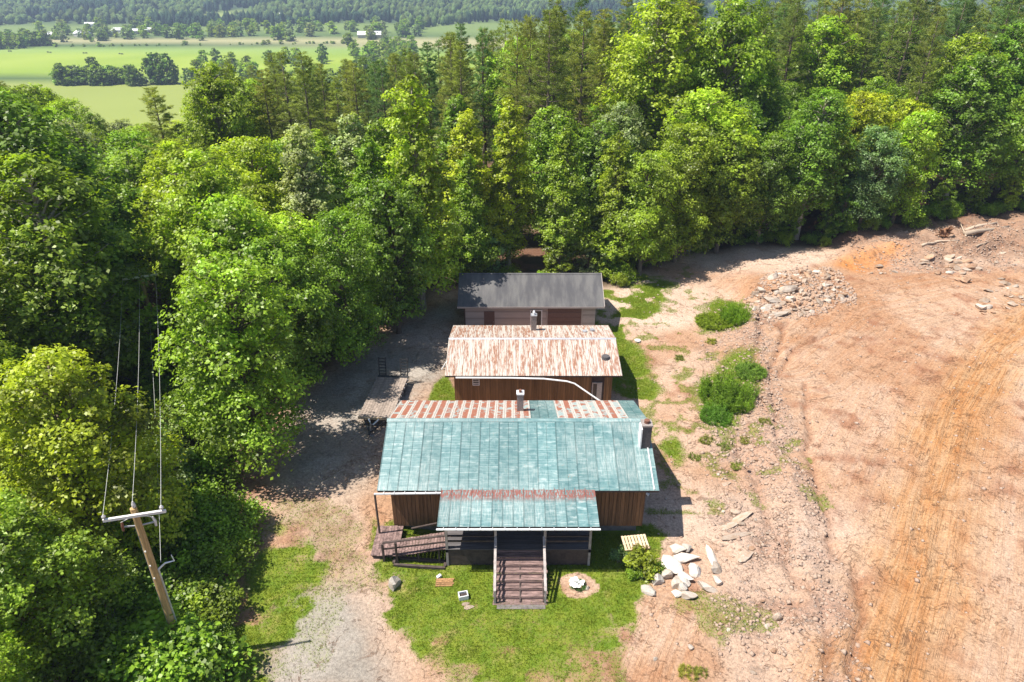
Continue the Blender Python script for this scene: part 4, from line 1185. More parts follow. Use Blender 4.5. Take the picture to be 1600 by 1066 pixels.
def make_spiky(idx, h, r, n):
    """stand of upright feathery weeds"""
    rs = np.random.RandomState(700 + idx)
    a = rs.uniform(0, 6.28, n); q = r * np.sqrt(rs.uniform(0, 1, n))
    stems = np.stack([np.cos(a) * q, np.sin(a) * q, np.zeros(n)], 1)
    hh = h * rs.uniform(0.3, 1.25, n) * (1.05 - 0.5 * q / r) * (0.75 + 0.35 * np.sin(a * 3 + idx) * np.sin(q * 4))
    lean = rs.normal(scale=0.12, size=(n, 2)) + stems[:, :2] / r * 0.18
    k = 26
    f = rs.uniform(0.12, 1.0, (n, k))
    P = np.stack([stems[:, None, 0] + lean[:, None, 0] * f * hh[:, None], stems[:, None, 1] + lean[:, None, 1] * f * hh[:, None], f * hh[:, None]], -1).reshape(-1, 3)
    d = rs.normal(size=P.shape) * np.array([1, 1, 0.3]) + np.array([0, 0, 0.75]); d /= np.linalg.norm(d, axis=1)[:, None]
    ln = (0.24 * (1.15 - f.reshape(-1)) + 0.20)[:, None]
    sd = np.cross(d, rs.normal(size=d.shape)); sd /= np.linalg.norm(sd, axis=1)[:, None]
    V = np.stack([P - sd * 0.022, P + sd * 0.022, P + d * ln], 1).reshape(-1, 3)
    v = np.clip(0.5 + np.repeat(0.15 * rs.normal(size=n), k) + 0.14 * rs.normal(size=n * k), 0, 1)
    mb = MB()
    for i in range(0, n, 3):
        mb.tube([tuple(stems[i] + (0, 0, -0.03)), (stems[i, 0] + lean[i, 0] * hh[i], stems[i, 1] + lean[i, 1] * hh[i], hh[i] * 0.95)], [0.012, 0.004], 3, cap=False)
    return mb.mesh('stem', 'bark'), leaf_mesh('foliage', V, v, 'blade', 3)

# built at real size, then copied with small changes of scale
KINDS = {}
def kind(key, H, mk): KINDS.setdefault(key, []).append((H, mk))
for i in range(4): kind('poplar', 18.0, make_broadleaf(i, 18.0, 3.7, 0.14, 'cone', 125, 27000, 0.25, 'pale_bark'))
for i in range(5): kind('round', 15.0, make_broadleaf(20 + i, 15.0, 4.6, 0.16, 'round', (125, 70, 140, 85, 110)[i], 27000, (0.245, 0.225, 0.265, 0.25, 0.22)[i], 'bark'))
for i in range(3): kind('oval', 19.0, make_broadleaf(40 + i, 19.0, 4.9, 0.24, 'oval', 130, 27000, 0.265, 'pale_bark'))
for i in range(4): kind('pine', 24.0, make_pine(i, 24.0, 3.5, 0.40, 0.85, 1.35, 0.3))
for i in range(3): kind('whitepine', 25.0, make_pine(10 + i, 25.0, 4.4, 0.22, 0.9, 1.55, 0.9, 0.36))
for i in range(2): kind('near', 13.0, make_broadleaf(90 + i, 13.0, 4.3, 0.12, 'round', 130, 40000, 0.185, 'bark'))
for i in range(4): kind('sapling', 6.5, make_broadleaf(60 + i, 6.5, 2.2, 0.05, 'oval', 46, 6500, 0.20, 'bark'))
for i in range(4): kind('bush', 2.6, make_bush(i, 2.6, 1.9, 30, 4200, 0.15))
kind('weeds', 1.9, make_spiky(0, 1.9, 1.9, 300))
kind('weeds', 1.2, make_spiky(1, 1.2, 1.7, 260))
kind('weeds', 0.8, make_spiky(2, 0.8, 0.9, 34))
kind('shrub', 1.3, make_bush(11, 1.3, 0.95, 20, 2600, 0.13))
kind('shrub', 0.9, make_bush(12, 0.9, 0.7, 14, 1500, 0.085, 0.5))

TONES = {
    'deep green': (0.155, 0.250, 0.024), 'mid green': (0.215, 0.315, 0.026), 'light green': (0.285, 0.385, 0.030),
    'yellow-green': (0.325, 0.415, 0.022), 'silvery green': (0.265, 0.340, 0.135), 'blue-green': (0.150, 0.240, 0.080),
    'olive': (0.250, 0.290, 0.062), 'dark olive': (0.205, 0.245, 0.055),
}
NAMES = {'poplar': ('poplar_tree', 'tree', 'narrow-topped'), 'round': ('leafy_tree', 'tree', 'broad-crowned'), 'oval': ('leafy_tree', 'tree', 'tall oval'),
         'near': ('leafy_tree', 'tree', 'fine-leaved'), 'pine': ('pine_tree', 'pine', 'bare-trunked pine'), 'whitepine': ('pine_tree', 'pine', 'layered white pine'), 'sapling': ('sapling', 'sapling', 'young'), 'bush': ('bush', 'bush', 'leafy'),
         'weeds': ('weed_clump', 'weeds', 'spiky'), 'shrub': ('shrub', 'shrub', 'rounded')}

def plant(key, x, y, h, tone, label, group=None, wide=1.0, var=None, jitter=0.14, name=None):
    vs_ = KINDS[key]
    H, (tm_, cm_) = vs_[(rnd.randrange(len(vs_)) if var is None else var)]
    s = h / H
    t = thing(name or NAMES[key][0], label, NAMES[key][1], (x, y, hz(x, y) - 0.02), group, rnd.uniform(0, 6.28), (s * wide, s * wide, s))
    c = TONES[tone] if isinstance(tone, str) else tone
    j = [1 + rnd.uniform(-jitter, jitter) for _ in range(2)]
    c = (c[0] * j[0] * j[1], c[1] * j[0], c[2] * j[0], 1)
    for m in (tm_, cm_):
        o = bpy.data.objects.new(m.name.split('.')[0], m); COL.objects.link(o); o.parent = t
        o.color = c
        if key == 'weeds' and m is tm_: o['kind'] = 'stuff'
    return t

SKY_X = [-200, 0, 60, 110, 150, 290, 305, 335, 365, 420, 470, 520, 560, 600, 650, 700, 750, 800, 850, 900, 940, 990, 1050, 1110, 1150, 1200, 1320, 1800]
SKY_Y = [120, 118, 105, 150, 186, 186, 140, 85, 60, 88, 76, 98, 82, 72, 58, 42, 30, 16, -2, 2, 14, -18, -25, -2, 4, -30, -25, -40]
def max_h(x, y, ztop_px):
    u, f, d = ray(800, ztop_px)
    return CAM_H + y * d / f - hz(x, y)

PLACED = []
def ok_place(x, y, dmin):
    for a, b, r in PLACED:
        if (a - x) ** 2 + (b - y) ** 2 < (dmin * 0.5 + r * 0.5) ** 2: return False
    return True

def zone_of(x, y):
    if x < -22 and y < 75: return 'beyond the power line'
    if y < 52 and x < -8: return 'beside the gravel drive'
    if x < -12: return 'left of the garage roof'
    if x < 11: return 'behind the garage'
    if x < 36: return 'behind the rubble heap'
    return 'above the cut soil bank'

def grow(key, x, y, h, tone, wide=1.0, var=None, space=5.0, zone=None):
    z = zone or zone_of(x, y)
    nm = NAMES[key]
    word = '%s %s tree in the woods %s' % (nm[2], tone, z) if nm[1] == 'tree' else '%s %s %s in the woods %s' % (nm[2] if nm[1] == 'pine' else nm[2], tone, '' if nm[1] == 'pine' else nm[1], z)
    word = ' '.join(word.split())
    PLACED.append((x, y, space))
    return plant(key, x, y, h, tone, word, word + ' group' if False else 'woods: ' + word, wide, var)

# trees that the picture shows singly
HAND = [('round', -17.2, 37.6, 15.2, 'light green', 1.0), ('round', -17.0, 45.8, 13.5, 'mid green', 0.9), ('round', -13.8, 51.6, 13.5, 'mid green', 0.85), ('poplar', -9.0, 62.4, 22.3, 'light green', 0.95), ('poplar', -12.4, 60.0, 17.5, 'mid green', 0.9), ('round', -10.6, 57.0, 14.5, 'deep green', 0.85), ('poplar', -4.5, 69.8, 14.5, 'mid green', 0.9), ('near', -22.6, 28.5, 13.8, 'yellow-green', 0.95), ('near', -21.8, 21.4, 10.8, 'mid green', 1.05), ('near', -20.2, 16.2, 8.5, 'light green', 1.0),
        ('near', -26.5, 20.0, 13.0, 'mid green', 1.0), ('oval', -35.5, 50.0, 22.5, 'deep green', 1.15), ('oval', -41.0, 42.0, 20.0, 'deep green', 1.1),
        ('round', -33.0, 36.0, 16.5, 'mid green', 1.05), ('near', -29.5, 31.5, 13.0, 'mid green', 1.0), ('oval', -28.5, 57.5, 17.5, 'light green', 1.0),
        ('round', -21.0, 48.5, 15.5, 'light green', 1.0), ('poplar', -18.5, 61.0, 18.5, 'silvery green', 1.0),
        ('poplar', -12.6, 66.5, 18.0, 'mid green', 1.0), ('poplar', -4.6, 73.5, 18.2, 'yellow-green', 1.05), ('poplar', -0.4, 74.5, 19.2, 'yellow-green', 0.95),
        ('poplar', 5.8, 73.5, 16.4, 'light green', 1.0), ('poplar', 11.2, 74.0, 15.8, 'light green', 0.95), ('poplar', -16.5, 72.0, 17.6, 'silvery green', 1.05),
        ('round', 14.6, 72.8, 14.0, 'mid green', 0.95), ('round', 19.4, 76.6, 16.0, 'light green', 0.95), ('round', 25.2, 79.6, 15.0, 'mid green', 0.95), ('round', 30.8, 81.5, 13.5, 'deep green', 0.9), ('oval', 18.6, 95.5, 29.0, 'light green', 1.05), ('round', 22.8, 82.5, 18.6, 'light green', 1.15), 
        ('oval', 27.8, 95.0, 28.0, 'light green', 0.9), ('round', 29.0, 88.0, 16.0, 'deep green', 1.0), ('round', 43.5, 88.5, 16.0, 'yellow-green', 1.1), ('round', 50.5, 91.0, 14.5, 'yellow-green', 0.95),
        ('round', 36.0, 91.5, 15.0, 'deep green', 1.0), ('oval', 60.0, 98.0, 22.0, 'mid green', 1.0), ('oval', 68.0, 100.0, 23.0, 'deep green', 1.0), ('round', -25.5, 67.0, 16.0, 'yellow-green', 1.1),
        ('whitepine', -36.0, 72.0, 20.0, 'olive', 1.1), ('oval', -47.0, 58.0, 19.5, 'mid green', 1.1), ('oval', 13.0, 85.0, 17.0, 'silvery green', 0.9)]
for key, x, y, h, tone, wide in HAND: grow(key, x, y, h, tone, wide)

def fill(n, xr, yr, dmin, mix, hrange, margin=2.2, slack=(2, 40), maxn=999):
    cnt = 0
    for _ in range(n):
        if cnt >= maxn: break
        y = rnd.uniform(*yr); x = rnd.uniform(max(xr[0], -0.86 * y - 8), min(xr[1], 0.86 * y + 8))
        if float(poly_sd(np.array([x]), np.array([y]), CLEAR)[0]) > -margin: continue
        if math.hypot(x - P1.x, y - P1.y) < 3.5: continue
        # keep the corridor of the power line open
        d, s, _s = line_dist(np.array([x]), np.array([y]), [(P1.x, P1.y), (P2.x, P2.y), (P2.x - 2, P2.y + 6)])
        if d[0] < 4.2 and y < 58: continue
        if not ok_place(x, y, dmin): continue
        px, _ = to_px(x, y, 12)
        top = np.interp(px, SKY_X, SKY_Y) + rnd.uniform(*slack)
        hm = max_h(x, y, top)
        key, tone = rnd.choices([m[0] for m in mix], [m[1] for m in mix])[0], None
        tone = rnd.choice([m[2] for m in mix if m[0] == key][0])
        h = min(hm, rnd.uniform(*hrange[key]))
        if h < hrange[key][0] * 0.72: continue
        grow(key, x, y, h, tone, rnd.uniform(0.9, 1.12), None, dmin)
        cnt += 1
    return cnt

HRT = {'pine': (24, 31), 'whitepine': (24, 31), 'oval': (22, 27)}
HR = {'poplar': (15, 20), 'round': (12, 17), 'oval': (16, 22), 'pine': (20, 27), 'whitepine': (21, 28), 'sapling': (4, 7.5)}
LEFT = [('round', 5, ['deep green', 'mid green', 'light green', 'mid green', 'silvery green']), ('oval', 3, ['deep green', 'mid green', 'light green']), ('poplar', 2, ['mid green', 'silvery green', 'light green'])]
MID = [('poplar', 5, ['mid green', 'light green', 'silvery green', 'yellow-green']), ('round', 3, ['mid green', 'deep green', 'light green']), ('oval', 1, ['mid green'])]
RIGHT = [('round', 5, ['mid green', 'deep green', 'light green', 'blue-green']), ('oval', 3, ['deep green', 'mid green']), ('pine', 1, ['olive'])]
BACKM = [('pine', 7, ['olive', 'dark olive', 'dark olive', 'blue-green']), ('whitepine', 3, ['olive', 'blue-green']), ('oval', 1, ['mid green', 'light green'])]
BACKL = [('whitepine', 3, ['silvery green', 'olive']), ('round', 4, ['mid green', 'light green', 'silvery green']), ('oval', 3, ['mid green', 'yellow-green', 'light green']), ('pine', 1, ['olive'])]
fill(900, (-58, -9), (29, 66), 5.6, LEFT, HR, 2.4, (20, 110), 46)
fill(500, (-26, 14), (66, 84), 5.2, MID, HR, 2.6, (70, 150), 26)
fill(600, (12, 80), (74, 104), 5.4, RIGHT, HR, 2.6, (90, 190), 34)
fill(2600, (-34, 16), (86, 126), 5.2, BACKM, HRT, 8, (-6, 26), 74)
fill(1400, (12, 110), (90, 128), 5.4, BACKM, HRT, 6, (-30, 25), 74)
fill(1500, (-95, -14), (68, 132), 6.2, BACKL, HR, 3, (0, 40), 74)
fill(900, (-80, 45), (132, 250), 8.0, BACKL, HR, 8, (2, 40), 46)
fill(1500, (8, 140), (126, 168), 5.8, BACKM, HRT, 6, (-30, 22), 60)
# saplings and bushes along the edge of the woods
EDGE = [p for p in CLEAR[:-3]]
def edge_points(step):
    out = []
    for (ax, ay), (bx, by) in zip(EDGE[:-1], EDGE[1:]):
        L = math.hypot(bx - ax, by - ay); k = max(1, int(L / step))
        for i in range(k):
            f = (i + rnd.random()) / k
            nx, ny = -(by - ay) / L, (bx - ax) / L
            out.append((ax + (bx - ax) * f, ay + (by - ay) * f, nx, ny))
    return out
def outward(x, y, nx, ny, d):
    for s in (1, -1):
        q = (x + nx * d * s, y + ny * d * s)
        if float(poly_sd(np.array([q[0]]), np.array([q[1]]), CLEAR)[0]) < 0: return q
    return (x, y)
for x, y, nx, ny in edge_points(2.3):
    q = outward(x, y, nx, ny, rnd.uniform(1.3, 3.2))
    if math.hypot(q[0] - P1.x, q[1] - P1.y) < 1.5: continue
    z = zone_of(*q); tone = rnd.choice(['mid green', 'light green', 'deep green', 'mid green'])
    if 64 < q[1] < 70 and -8 < q[0] < 10: continue
    lb = 'low %s bush along the edge of the woods %s' % (tone, z)
    plant('bush', q[0], q[1], rnd.uniform(1.2, 2.5), tone, lb, 'edge: ' + lb, rnd.uniform(0.85, 1.15))
for x, y, nx, ny in edge_points(4.2):
    q = outward(x, y, nx, ny, rnd.uniform(2.4, 4.6))
    if math.hypot(q[0] - P1.x, q[1] - P1.y) < 3.0: continue
    z = zone_of(*q); tone = rnd.choice(['mid green', 'light green', 'deep green', 'silvery green'])
    lb = 'young %s tree at the edge of the woods %s' % (tone, z)
    plant('sapling', q[0], q[1], rnd.uniform(4, 7), tone, lb, 'edge: ' + lb, rnd.uniform(0.95, 1.3))
for (x, y, h) in ((-16.2, 19.9, 2.4), (-15.6, 21.6, 1.8), (-18.2, 19.6, 3.0), (-16.4, 25.0, 2.6), (-17.6, 27.4, 3.0), (-16.3, 28.2, 2.3), (-18.2, 24.3, 2.8), (-19.4, 25.6, 2.8), (-16.6, 30.8, 2.6), (-18.6, 30.5, 3.1), (-15.2, 19.0, 1.5), (-15.4, 23.6, 1.5), (-15.75, 21.2, 3.9), (-17.0, 20.9, 4.2)):
    plant('bush', x, y, h, 'mid green', 'dense bush crowding the foot of the brown utility pole', 'bushes round the utility pole', 1.15)

for _ in range(400):
    if len([1 for o in COL.objects if o.name.startswith('undergrowth')]) > 90: break
    y = rnd.uniform(20, 66); x = rnd.uniform(-0.8 * y - 2, -9)
    dd_ = float(poly_sd(np.array([x]), np.array([y]), CLEAR)[0])
    if dd_ > -2.5 or dd_ < -16 or math.hypot(x - P1.x, y - P1.y) < 3.0: continue
    z = zone_of(x, y)
    plant('bush', x, y, rnd.uniform(1.8, 3.4), 'mid green', 'shaded green undergrowth bush deep under the trees ' + z, 'undergrowth bushes ' + z, rnd.uniform(1.0, 1.5), name='undergrowth_bush')
for dx, dy, h in ((1.4, -2.4, 7.6), (-1.6, -2.6, 7.2), (0.2, -4.2, 6.6)):
    plant('sapling', P2.x + dx, P2.y + dy, h, 'mid green', 'young tree hiding the foot of the thin weathered utility pole', 'young trees round the far pole', 1.1)
# weeds and garden shrubs
q = at(1135, 628); plant('weeds', q.x, q.y, 3.0, (0.16, 0.27, 0.03), 'large spiky dark green weed clump on the pad edge', None, 0.72, 0)
q = at(1118, 655); plant('weeds', q.x, q.y, 1.5, (0.14, 0.26, 0.035), 'smaller spiky weed clump at the foot of the large dark one', None, 0.8, 0)
q = at(1172, 585); plant('weeds', q.x, q.y, 1.1, (0.16, 0.26, 0.045), 'thin grey-green weed clump above the large dark one', None, 0.8, 1)
q = at(1148, 500); plant('weeds', q.x, q.y, 2.3, (0.23, 0.33, 0.025), 'tall bright green weed clump beside the rubble heap', None, 0.62, 0)
q = at(1115, 505); plant('weeds', q.x, q.y, 0.8, (0.24, 0.30, 0.02), 'low yellow-green weed patch left of the rubble heap', None, 1.5, 1)
for i, (a, b, h) in enumerate(((1105, 690, .5), (1130, 700, .45), (1165, 690, .4), (1195, 660, .4), (1085, 715, .4), (1150, 730, .35), (1110, 535, .5), (1060, 560, .4), (1075, 1055, .45), (1095, 1052, .3))):
    q = at(a, b); plant('weeds', q.x, q.y, h, 'olive', 'small thin weed tuft on the stony soil', 'weed tufts on the stony soil', 1.0, 2)
q = at(1000, 892); plant('shrub', q.x, q.y, 1.5, 'light green', 'mixed garden shrub with rusty shoots next to the pallet', None, 1.05, 0)
q = at(1020, 896); plant('shrub', q.x, q.y, 1.0, 'mid green', 'low green garden shrub touching the pale boulders', None, 1.0, 0)
q = at(992, 900); plant('shrub', q.x, q.y, 0.8, 'light green', 'low light green garden shrub on the lawn side of the shrub bed', None, 0.9, 0)
q = at(998, 874); plant('shrub', q.x, q.y, 1.2, (0.17, 0.12, 0.03), 'shrub with red-brown new shoots in the shrub bed', None, 0.7, 1)
q = at(967, 878); plant('shrub', q.x, q.y, 1.1, 'blue-green', 'blue-grey conifer shrub at the porch corner', None, 0.8, 1)
q = at(1008, 902); plant('shrub', q.x, q.y, 0.6, 'blue-green', 'small blue-grey mound shrub in front of the shrub bed', None, 0.8, 1)

# ------------------------------------------------------------------ rocks
def rock_mesh(i, mat, flat=0.65):
    rs = np.random.RandomState(900 + i)
    b = bmesh.new(); bmesh.ops.create_icosphere(b, subdivisions=2, radius=1.0)
    planes = rs.normal(size=(13, 3)); planes /= np.linalg.norm(planes, axis=1)[:, None]
    cut = rs.uniform(0.45, 0.78, 13)
    for v in b.verts:
        p = np.array(v.co)
        for n_, c_ in zip(planes, cut):
            d = p @ n_
            if d > c_: p = p - n_ * (d - c_)
        p = p * (1 + rs.uniform(-0.05, 0.05))
        p[2] *= flat
        v.co = p
    m = bpy.data.meshes.new('rock'); b.to_mesh(m); b.free()
    m.materials.append(M[mat]); return m
ROCKS = {k: [rock_mesh(i + 20 * j, k, f) for i, f in enumerate((0.5, 0.6, 0.7, 0.55, 0.65, 0.4))] for j, k in enumerate(('rock', 'rock_pale', 'rock_rust', 'rock_white'))}
def rock(x, y, sx, sy, sz, rz, mat, label, group=None, name='rock', tilt=0.0, z=None, var=None, cat='rock'):
    m = ROCKS[mat][rnd.randrange(6) if var is None else var]
    o = bpy.data.objects.new(name, m); COL.objects.link(o)
    sz *= 1.55
    o.location = (x, y, (hz(x, y) if z is None else z) + sz * 0.15); o.scale = (sx, sy, sz)
    o.rotation_euler = (rnd.uniform(-tilt, tilt), rnd.uniform(-tilt, tilt), rz)
    return tag(o, label, cat, group)

# boulders by the shrub bed: pixel centre, half sizes in metres, turn
BL = [(1058, 860, .62, .40, .45, -.15, 'broad pale boulder at the top of the boulder group, nearest the house shadow'), (1071, 859, .36, .36, .45, .4, 'pointed pale boulder wedged beside the topmost broad one'),
      (1070, 874, .95, .38, .45, .05, 'long pale boulder bridging the top of the boulder group'), (1047, 885, .72, .60, .55, -.5, 'largest round pale boulder touching the garden shrub'),
      (1040, 899, .55, .50, .45, .2, 'grey-brown cracked boulder below the largest round one'), (1027, 909, .42, .34, .4, -.4, 'white angular boulder at the lawn edge of the group'),
      (1012, 923, .33, .52, .35, .25, 'lone white boulder lying on the lawn by the boulder group'), (1085, 894, .52, .50, .45, .3, 'squarish pale boulder right of the group on bare soil'),
      (1069, 904, .62, .36, .4, -.45, 'slanting pale boulder in the middle of the group'), (1055, 913, .42, .40, .42, .8, 'grey upright boulder in the middle of the group'),
      (1068, 912, .34, .3, .35, 0, 'small pale boulder tucked under the slanting one'), (1066, 921, .42, .34, .35, .5, 'white wedge boulder near the bottom of the group'),
      (1058, 929, .45, .26, .3, .1, 'flat pale boulder at the bottom left of the group'), (1074, 932, .52, .28, .32, -.2, 'brown-edged boulder at the bottom of the group'),
      (1110, 871, .26, .90, .35, .05, 'long upright white slab lying apart on the soil'), (1119, 889, .42, .5, .4, -.7, 'grey slab leaning beside the long white one'),
      (1121, 910, .34, .32, .32, .2, 'small pale boulder between long slab and flat brown one'), (1105, 919, .72, .34, .35, -.35, 'flat tan boulder lying apart below the long slab')]
for px, py, sx, sy, sz, rz, lb in BL:
    q = at(px, py)
    rock(q.x, q.y, sx * 1.2, sy * 1.2, sz * 1.2, rz, 'rock_pale' if 'brown' in lb or 'tan' in lb or 'grey' in lb else 'rock_white', lb, None, 'boulder', 0.12, cat='boulder')
q = at(616, 914); rock(q.x, q.y, 0.55, .52, .55, .3, 'rock_white', 'single rounded white boulder on the lawn below the ramp', None, 'boulder', 0.0, var=2, cat='boulder')
q = at(1079, 1013); rock(q.x, q.y, .25, .2, .2, .3, 'rock_pale', 'small white rock by the wheel tracks', None, 'rock', 0.1)
q = at(1080, 1017); 
q = at(1212, 968); rock(q.x, q.y, .30, .30, .5, .1, 'rock', 'dark-shadowed block of rock in a hole in the soil', None, 'rock', 0.1)
for px, py in ((1023, 1030), (997, 862), (1130, 800), (1122, 742), (1040, 780)):
    q = at(px, py); rock(q.x, q.y, .16, .14, .14, rnd.uniform(0, 3), 'rock_pale', 'stray small stone on the bare soil beside the house', 'stray stones beside the house', 'stone', 0.2, cat='stone')

# rubble heap
hp = [(1185, 500), (1175, 470), (1195, 450), (1210, 430), (1260, 420), (1300, 424), (1322, 450), (1325, 472), (1300, 470), (1280, 482), (1250, 492), (1215, 490)]
HEAP = pxpoly(hp)
hc = (sum(p[0] for p in HEAP) / len(HEAP), sum(p[1] for p in HEAP) / len(HEAP))
for px, py, sx, sy, sz in ((1230, 455, 1.25, .6, .7), (1205, 470, 1.35, .7, .6), (1208, 436, .9, .6, .55), (1195, 483, 1.2, .6, .3), (1215, 492, 1.3, .7, .3), (1190, 455, .9, .5, .4), (1236, 468, .7, .6, .5)):
    q = at(px, py); rock(q.x, q.y, sx, sy, sz, rnd.uniform(-.5, .8), 'rock_pale', 'big white slab among smaller stones in the rubble heap', 'big slabs in the rubble heap', 'rock', 0.25)
cnt = 0
bx0, bx1 = min(p[0] for p in HEAP), max(p[0] for p in HEAP); by0, by1 = min(p[1] for p in HEAP), max(p[1] for p in HEAP)
while cnt < 150:
    x = rnd.uniform(bx0, bx1); y = rnd.uniform(by0, by1)
    s = float(poly_sd(np.array([x]), np.array([y]), HEAP)[0])
    if s < -0.3: continue
    a = rnd.choice([.18, .22, .26, .32, .38, .5]); mt = rnd.choices(['rock', 'rock_pale', 'rock_rust'], [5, 4, 4])[0]
    rock(x, y, a * rnd.uniform(.9, 1.5), a * rnd.uniform(.7, 1.1), a * rnd.uniform(.6, 1.0), rnd.uniform(0, 6.28), mt,
         'broken stone in the rubble heap beside the weed clumps', 'stones of the rubble heap', 'rock', 0.5)
    cnt += 1
# stones strewn along the foot of the bank
for poly, n, smin, smax, lb in (([(1430, 400), (1500, 395), (1540, 430), (1500, 450), (1450, 425)], 30, .25, .75, 'flat stone strewn at the foot of the cut bank'),
                          ([(1540, 440), (1600, 425), (1640, 470), (1560, 490), (1520, 495)], 34, .2, .65, 'stone in the scatter beside the orange wheel track'),
                          ([(1540, 395), (1640, 380), (1640, 425), (1560, 415)], 16, .2, .6, 'stone lying in the dark broken soil of the bank'),
                          ([(1330, 412), (1400, 410), (1400, 428), (1330, 430)], 10, .2, .5, 'stone below the bright orange cut'),
                          ([(1100, 800), (1170, 770), (1210, 850), (1150, 880)], 12, .10, .34, 'pale stone in the stony strip beside the house'),
                          ([(1090, 700), (1180, 690), (1190, 760), (1110, 780)], 8, .10, .28, 'pale chip of stone below the spiky weeds'),
                          ([(1110, 950), (1230, 930), (1270, 1060), (1120, 1040)], 10, .09, .26, 'small stone on the churned soil by the wheel tracks')):
    W = pxpoly(poly); x0, x1 = min(p[0] for p in W), max(p[0] for p in W); y0, y1 = min(p[1] for p in W), max(p[1] for p in W)
    c_ = 0
    while c_ < n:
        x = rnd.uniform(x0, x1); y = rnd.uniform(y0, y1)
        if float(poly_sd(np.array([x]), np.array([y]), W)[0]) < 0: continue
        a = smin + (smax - smin) * rnd.random() ** 2
        rock(x, y, a * rnd.uniform(1, 1.6), a * rnd.uniform(.7, 1.1), a * rnd.uniform(.4, .8), rnd.uniform(-0.6, 0.6), rnd.choices(['rock', 'rock_pale', 'rock_rust'], [5, 3, 4])[0], lb, lb + 's', 'rock', 0.35)
        c_ += 1
for px, py, l in ((1150, 838, 1.5), (1160, 808, 1.3), (1165, 870, 1.0), (1140, 822, 1.2)):
    q = at(px, py); rock(q.x, q.y, l * .75, .34, .2, R(28) + rnd.uniform(-.2, .2), 'rock', 'long tan rock ledge breaking out of the stony strip', 'rock ledges in the stony strip', 'rock', 0.1, var=5)

# pebbles too many to count
def pebbles():
    rs = np.random.RandomState(5)
    near = (G_CO[:, 1] > 20) & (G_CO[:, 1] < 84) & (G_CO[:, 0] > 7) & (G_CO[:, 0] < 64)
    w = np.where(near, G_STONE * 1.0 + 0.03, 0) * (G_CLEAR > 0)
    idx = rs.choice(len(w), 14000, p=w / w.sum())
    inh = poly_sd(G_CO[:, 0], G_CO[:, 1], HEAP) > -0.8
    hi = rs.choice(np.nonzero(inh)[0], 1500)
    idx = np.concatenate([idx, hi])
    P = G_CO[idx] + np.stack([rs.uniform(-.12, .12, len(idx)), rs.uniform(-.12, .12, len(idx)), np.zeros(len(idx))], 1)
    s = 0.03 + 0.15 * rs.uniform(0, 1, len(idx)) ** 3
    s[-1500:] = 0.08 + 0.22 * rs.uniform(0, 1, 1500) ** 2
    base = np.array([(1, 0, 0), (0, 1, 0), (-1, 0, 0), (0, -1, 0), (0.1, 0.1, 0.7), (0, 0, -0.5)], float)
    a = rs.uniform(0, 6.28, len(idx)); ca, sa = np.cos(a), np.sin(a)
    B = base[None] * (s[:, None] * rs.uniform(0.6, 1.5, (len(idx), 6)))[:, :, None]
    V = np.stack([B[..., 0] * ca[:, None] - B[..., 1] * sa[:, None], B[..., 0] * sa[:, None] + B[..., 1] * ca[:, None], B[..., 2]], -1) + P[:, None, :]
    fc = np.array([(0, 1, 4), (1, 2, 4), (2, 3, 4), (3, 0, 4), (1, 0, 5), (2, 1, 5), (3, 2, 5), (0, 3, 5)])
    Fc = (fc[None] + 6 * np.arange(len(idx))[:, None, None]).reshape(-1)
    m = np_mesh('loose_stones', V.reshape(-1, 3), Fc, 3, 'soil_stone')
    o = bpy.data.objects.new('loose_stones', m); COL.objects.link(o); o['kind'] = 'stuff'
    tag(o, 'loose pebbles and chips scattered over the bare soil', 'stones')
pebbles()

# grass blades
def grass():
    rs = np.random.RandomState(9)
    near = (G_CO[:, 1] > 18) & (G_CO[:, 1] < 72) & (G_CO[:, 0] > -22) & (G_CO[:, 0] < 30)
    w = np.where(near, np.clip(G_GRASS - 0.28, 0, 1) ** 1.2, 0) * (G_CLEAR > -1)
    n = 85000
    idx = rs.choice(len(w), n, p=w / w.sum())
    P = G_CO[idx] + np.stack([rs.uniform(-.13, .13, n), rs.uniform(-.13, .13, n), np.full(n, -0.01)], 1)
    inside = (P[:, 0] > WX0) & (P[:, 0] < WX1) & (P[:, 1] > WYF) & (P[:, 1] < WYB)
    P = P[~inside]; n = len(P)
    k = 3
    c = np.repeat(P, k, 0) + rs.normal(scale=0.03, size=(n * k, 3)) * (1, 1, 0)
    d = rs.normal(scale=0.55, size=(n * k, 3)); d[:, 2] = 1; d /= np.linalg.norm(d, axis=1)[:, None]
    sd = np.cross(d, rs.normal(size=d.shape)); sd /= np.linalg.norm(sd, axis=1)[:, None]
    ln = rs.uniform(0.04, 0.13, n * k)[:, None]
    V = np.stack([c - sd * 0.016, c + sd * 0.016, c + d * ln], 1).reshape(-1, 3)
    m = leaf_mesh('grass', V, np.clip(0.5 + 0.22 * rs.normal(size=n * k), 0, 1), 'blade', 3)
    o = bpy.data.objects.new('grass', m); COL.objects.link(o); o['kind'] = 'stuff'; o.color = (0.19, 0.25, 0.022, 1)
    tag(o, 'short bright green lawn grass round the house', 'grass')
grass()

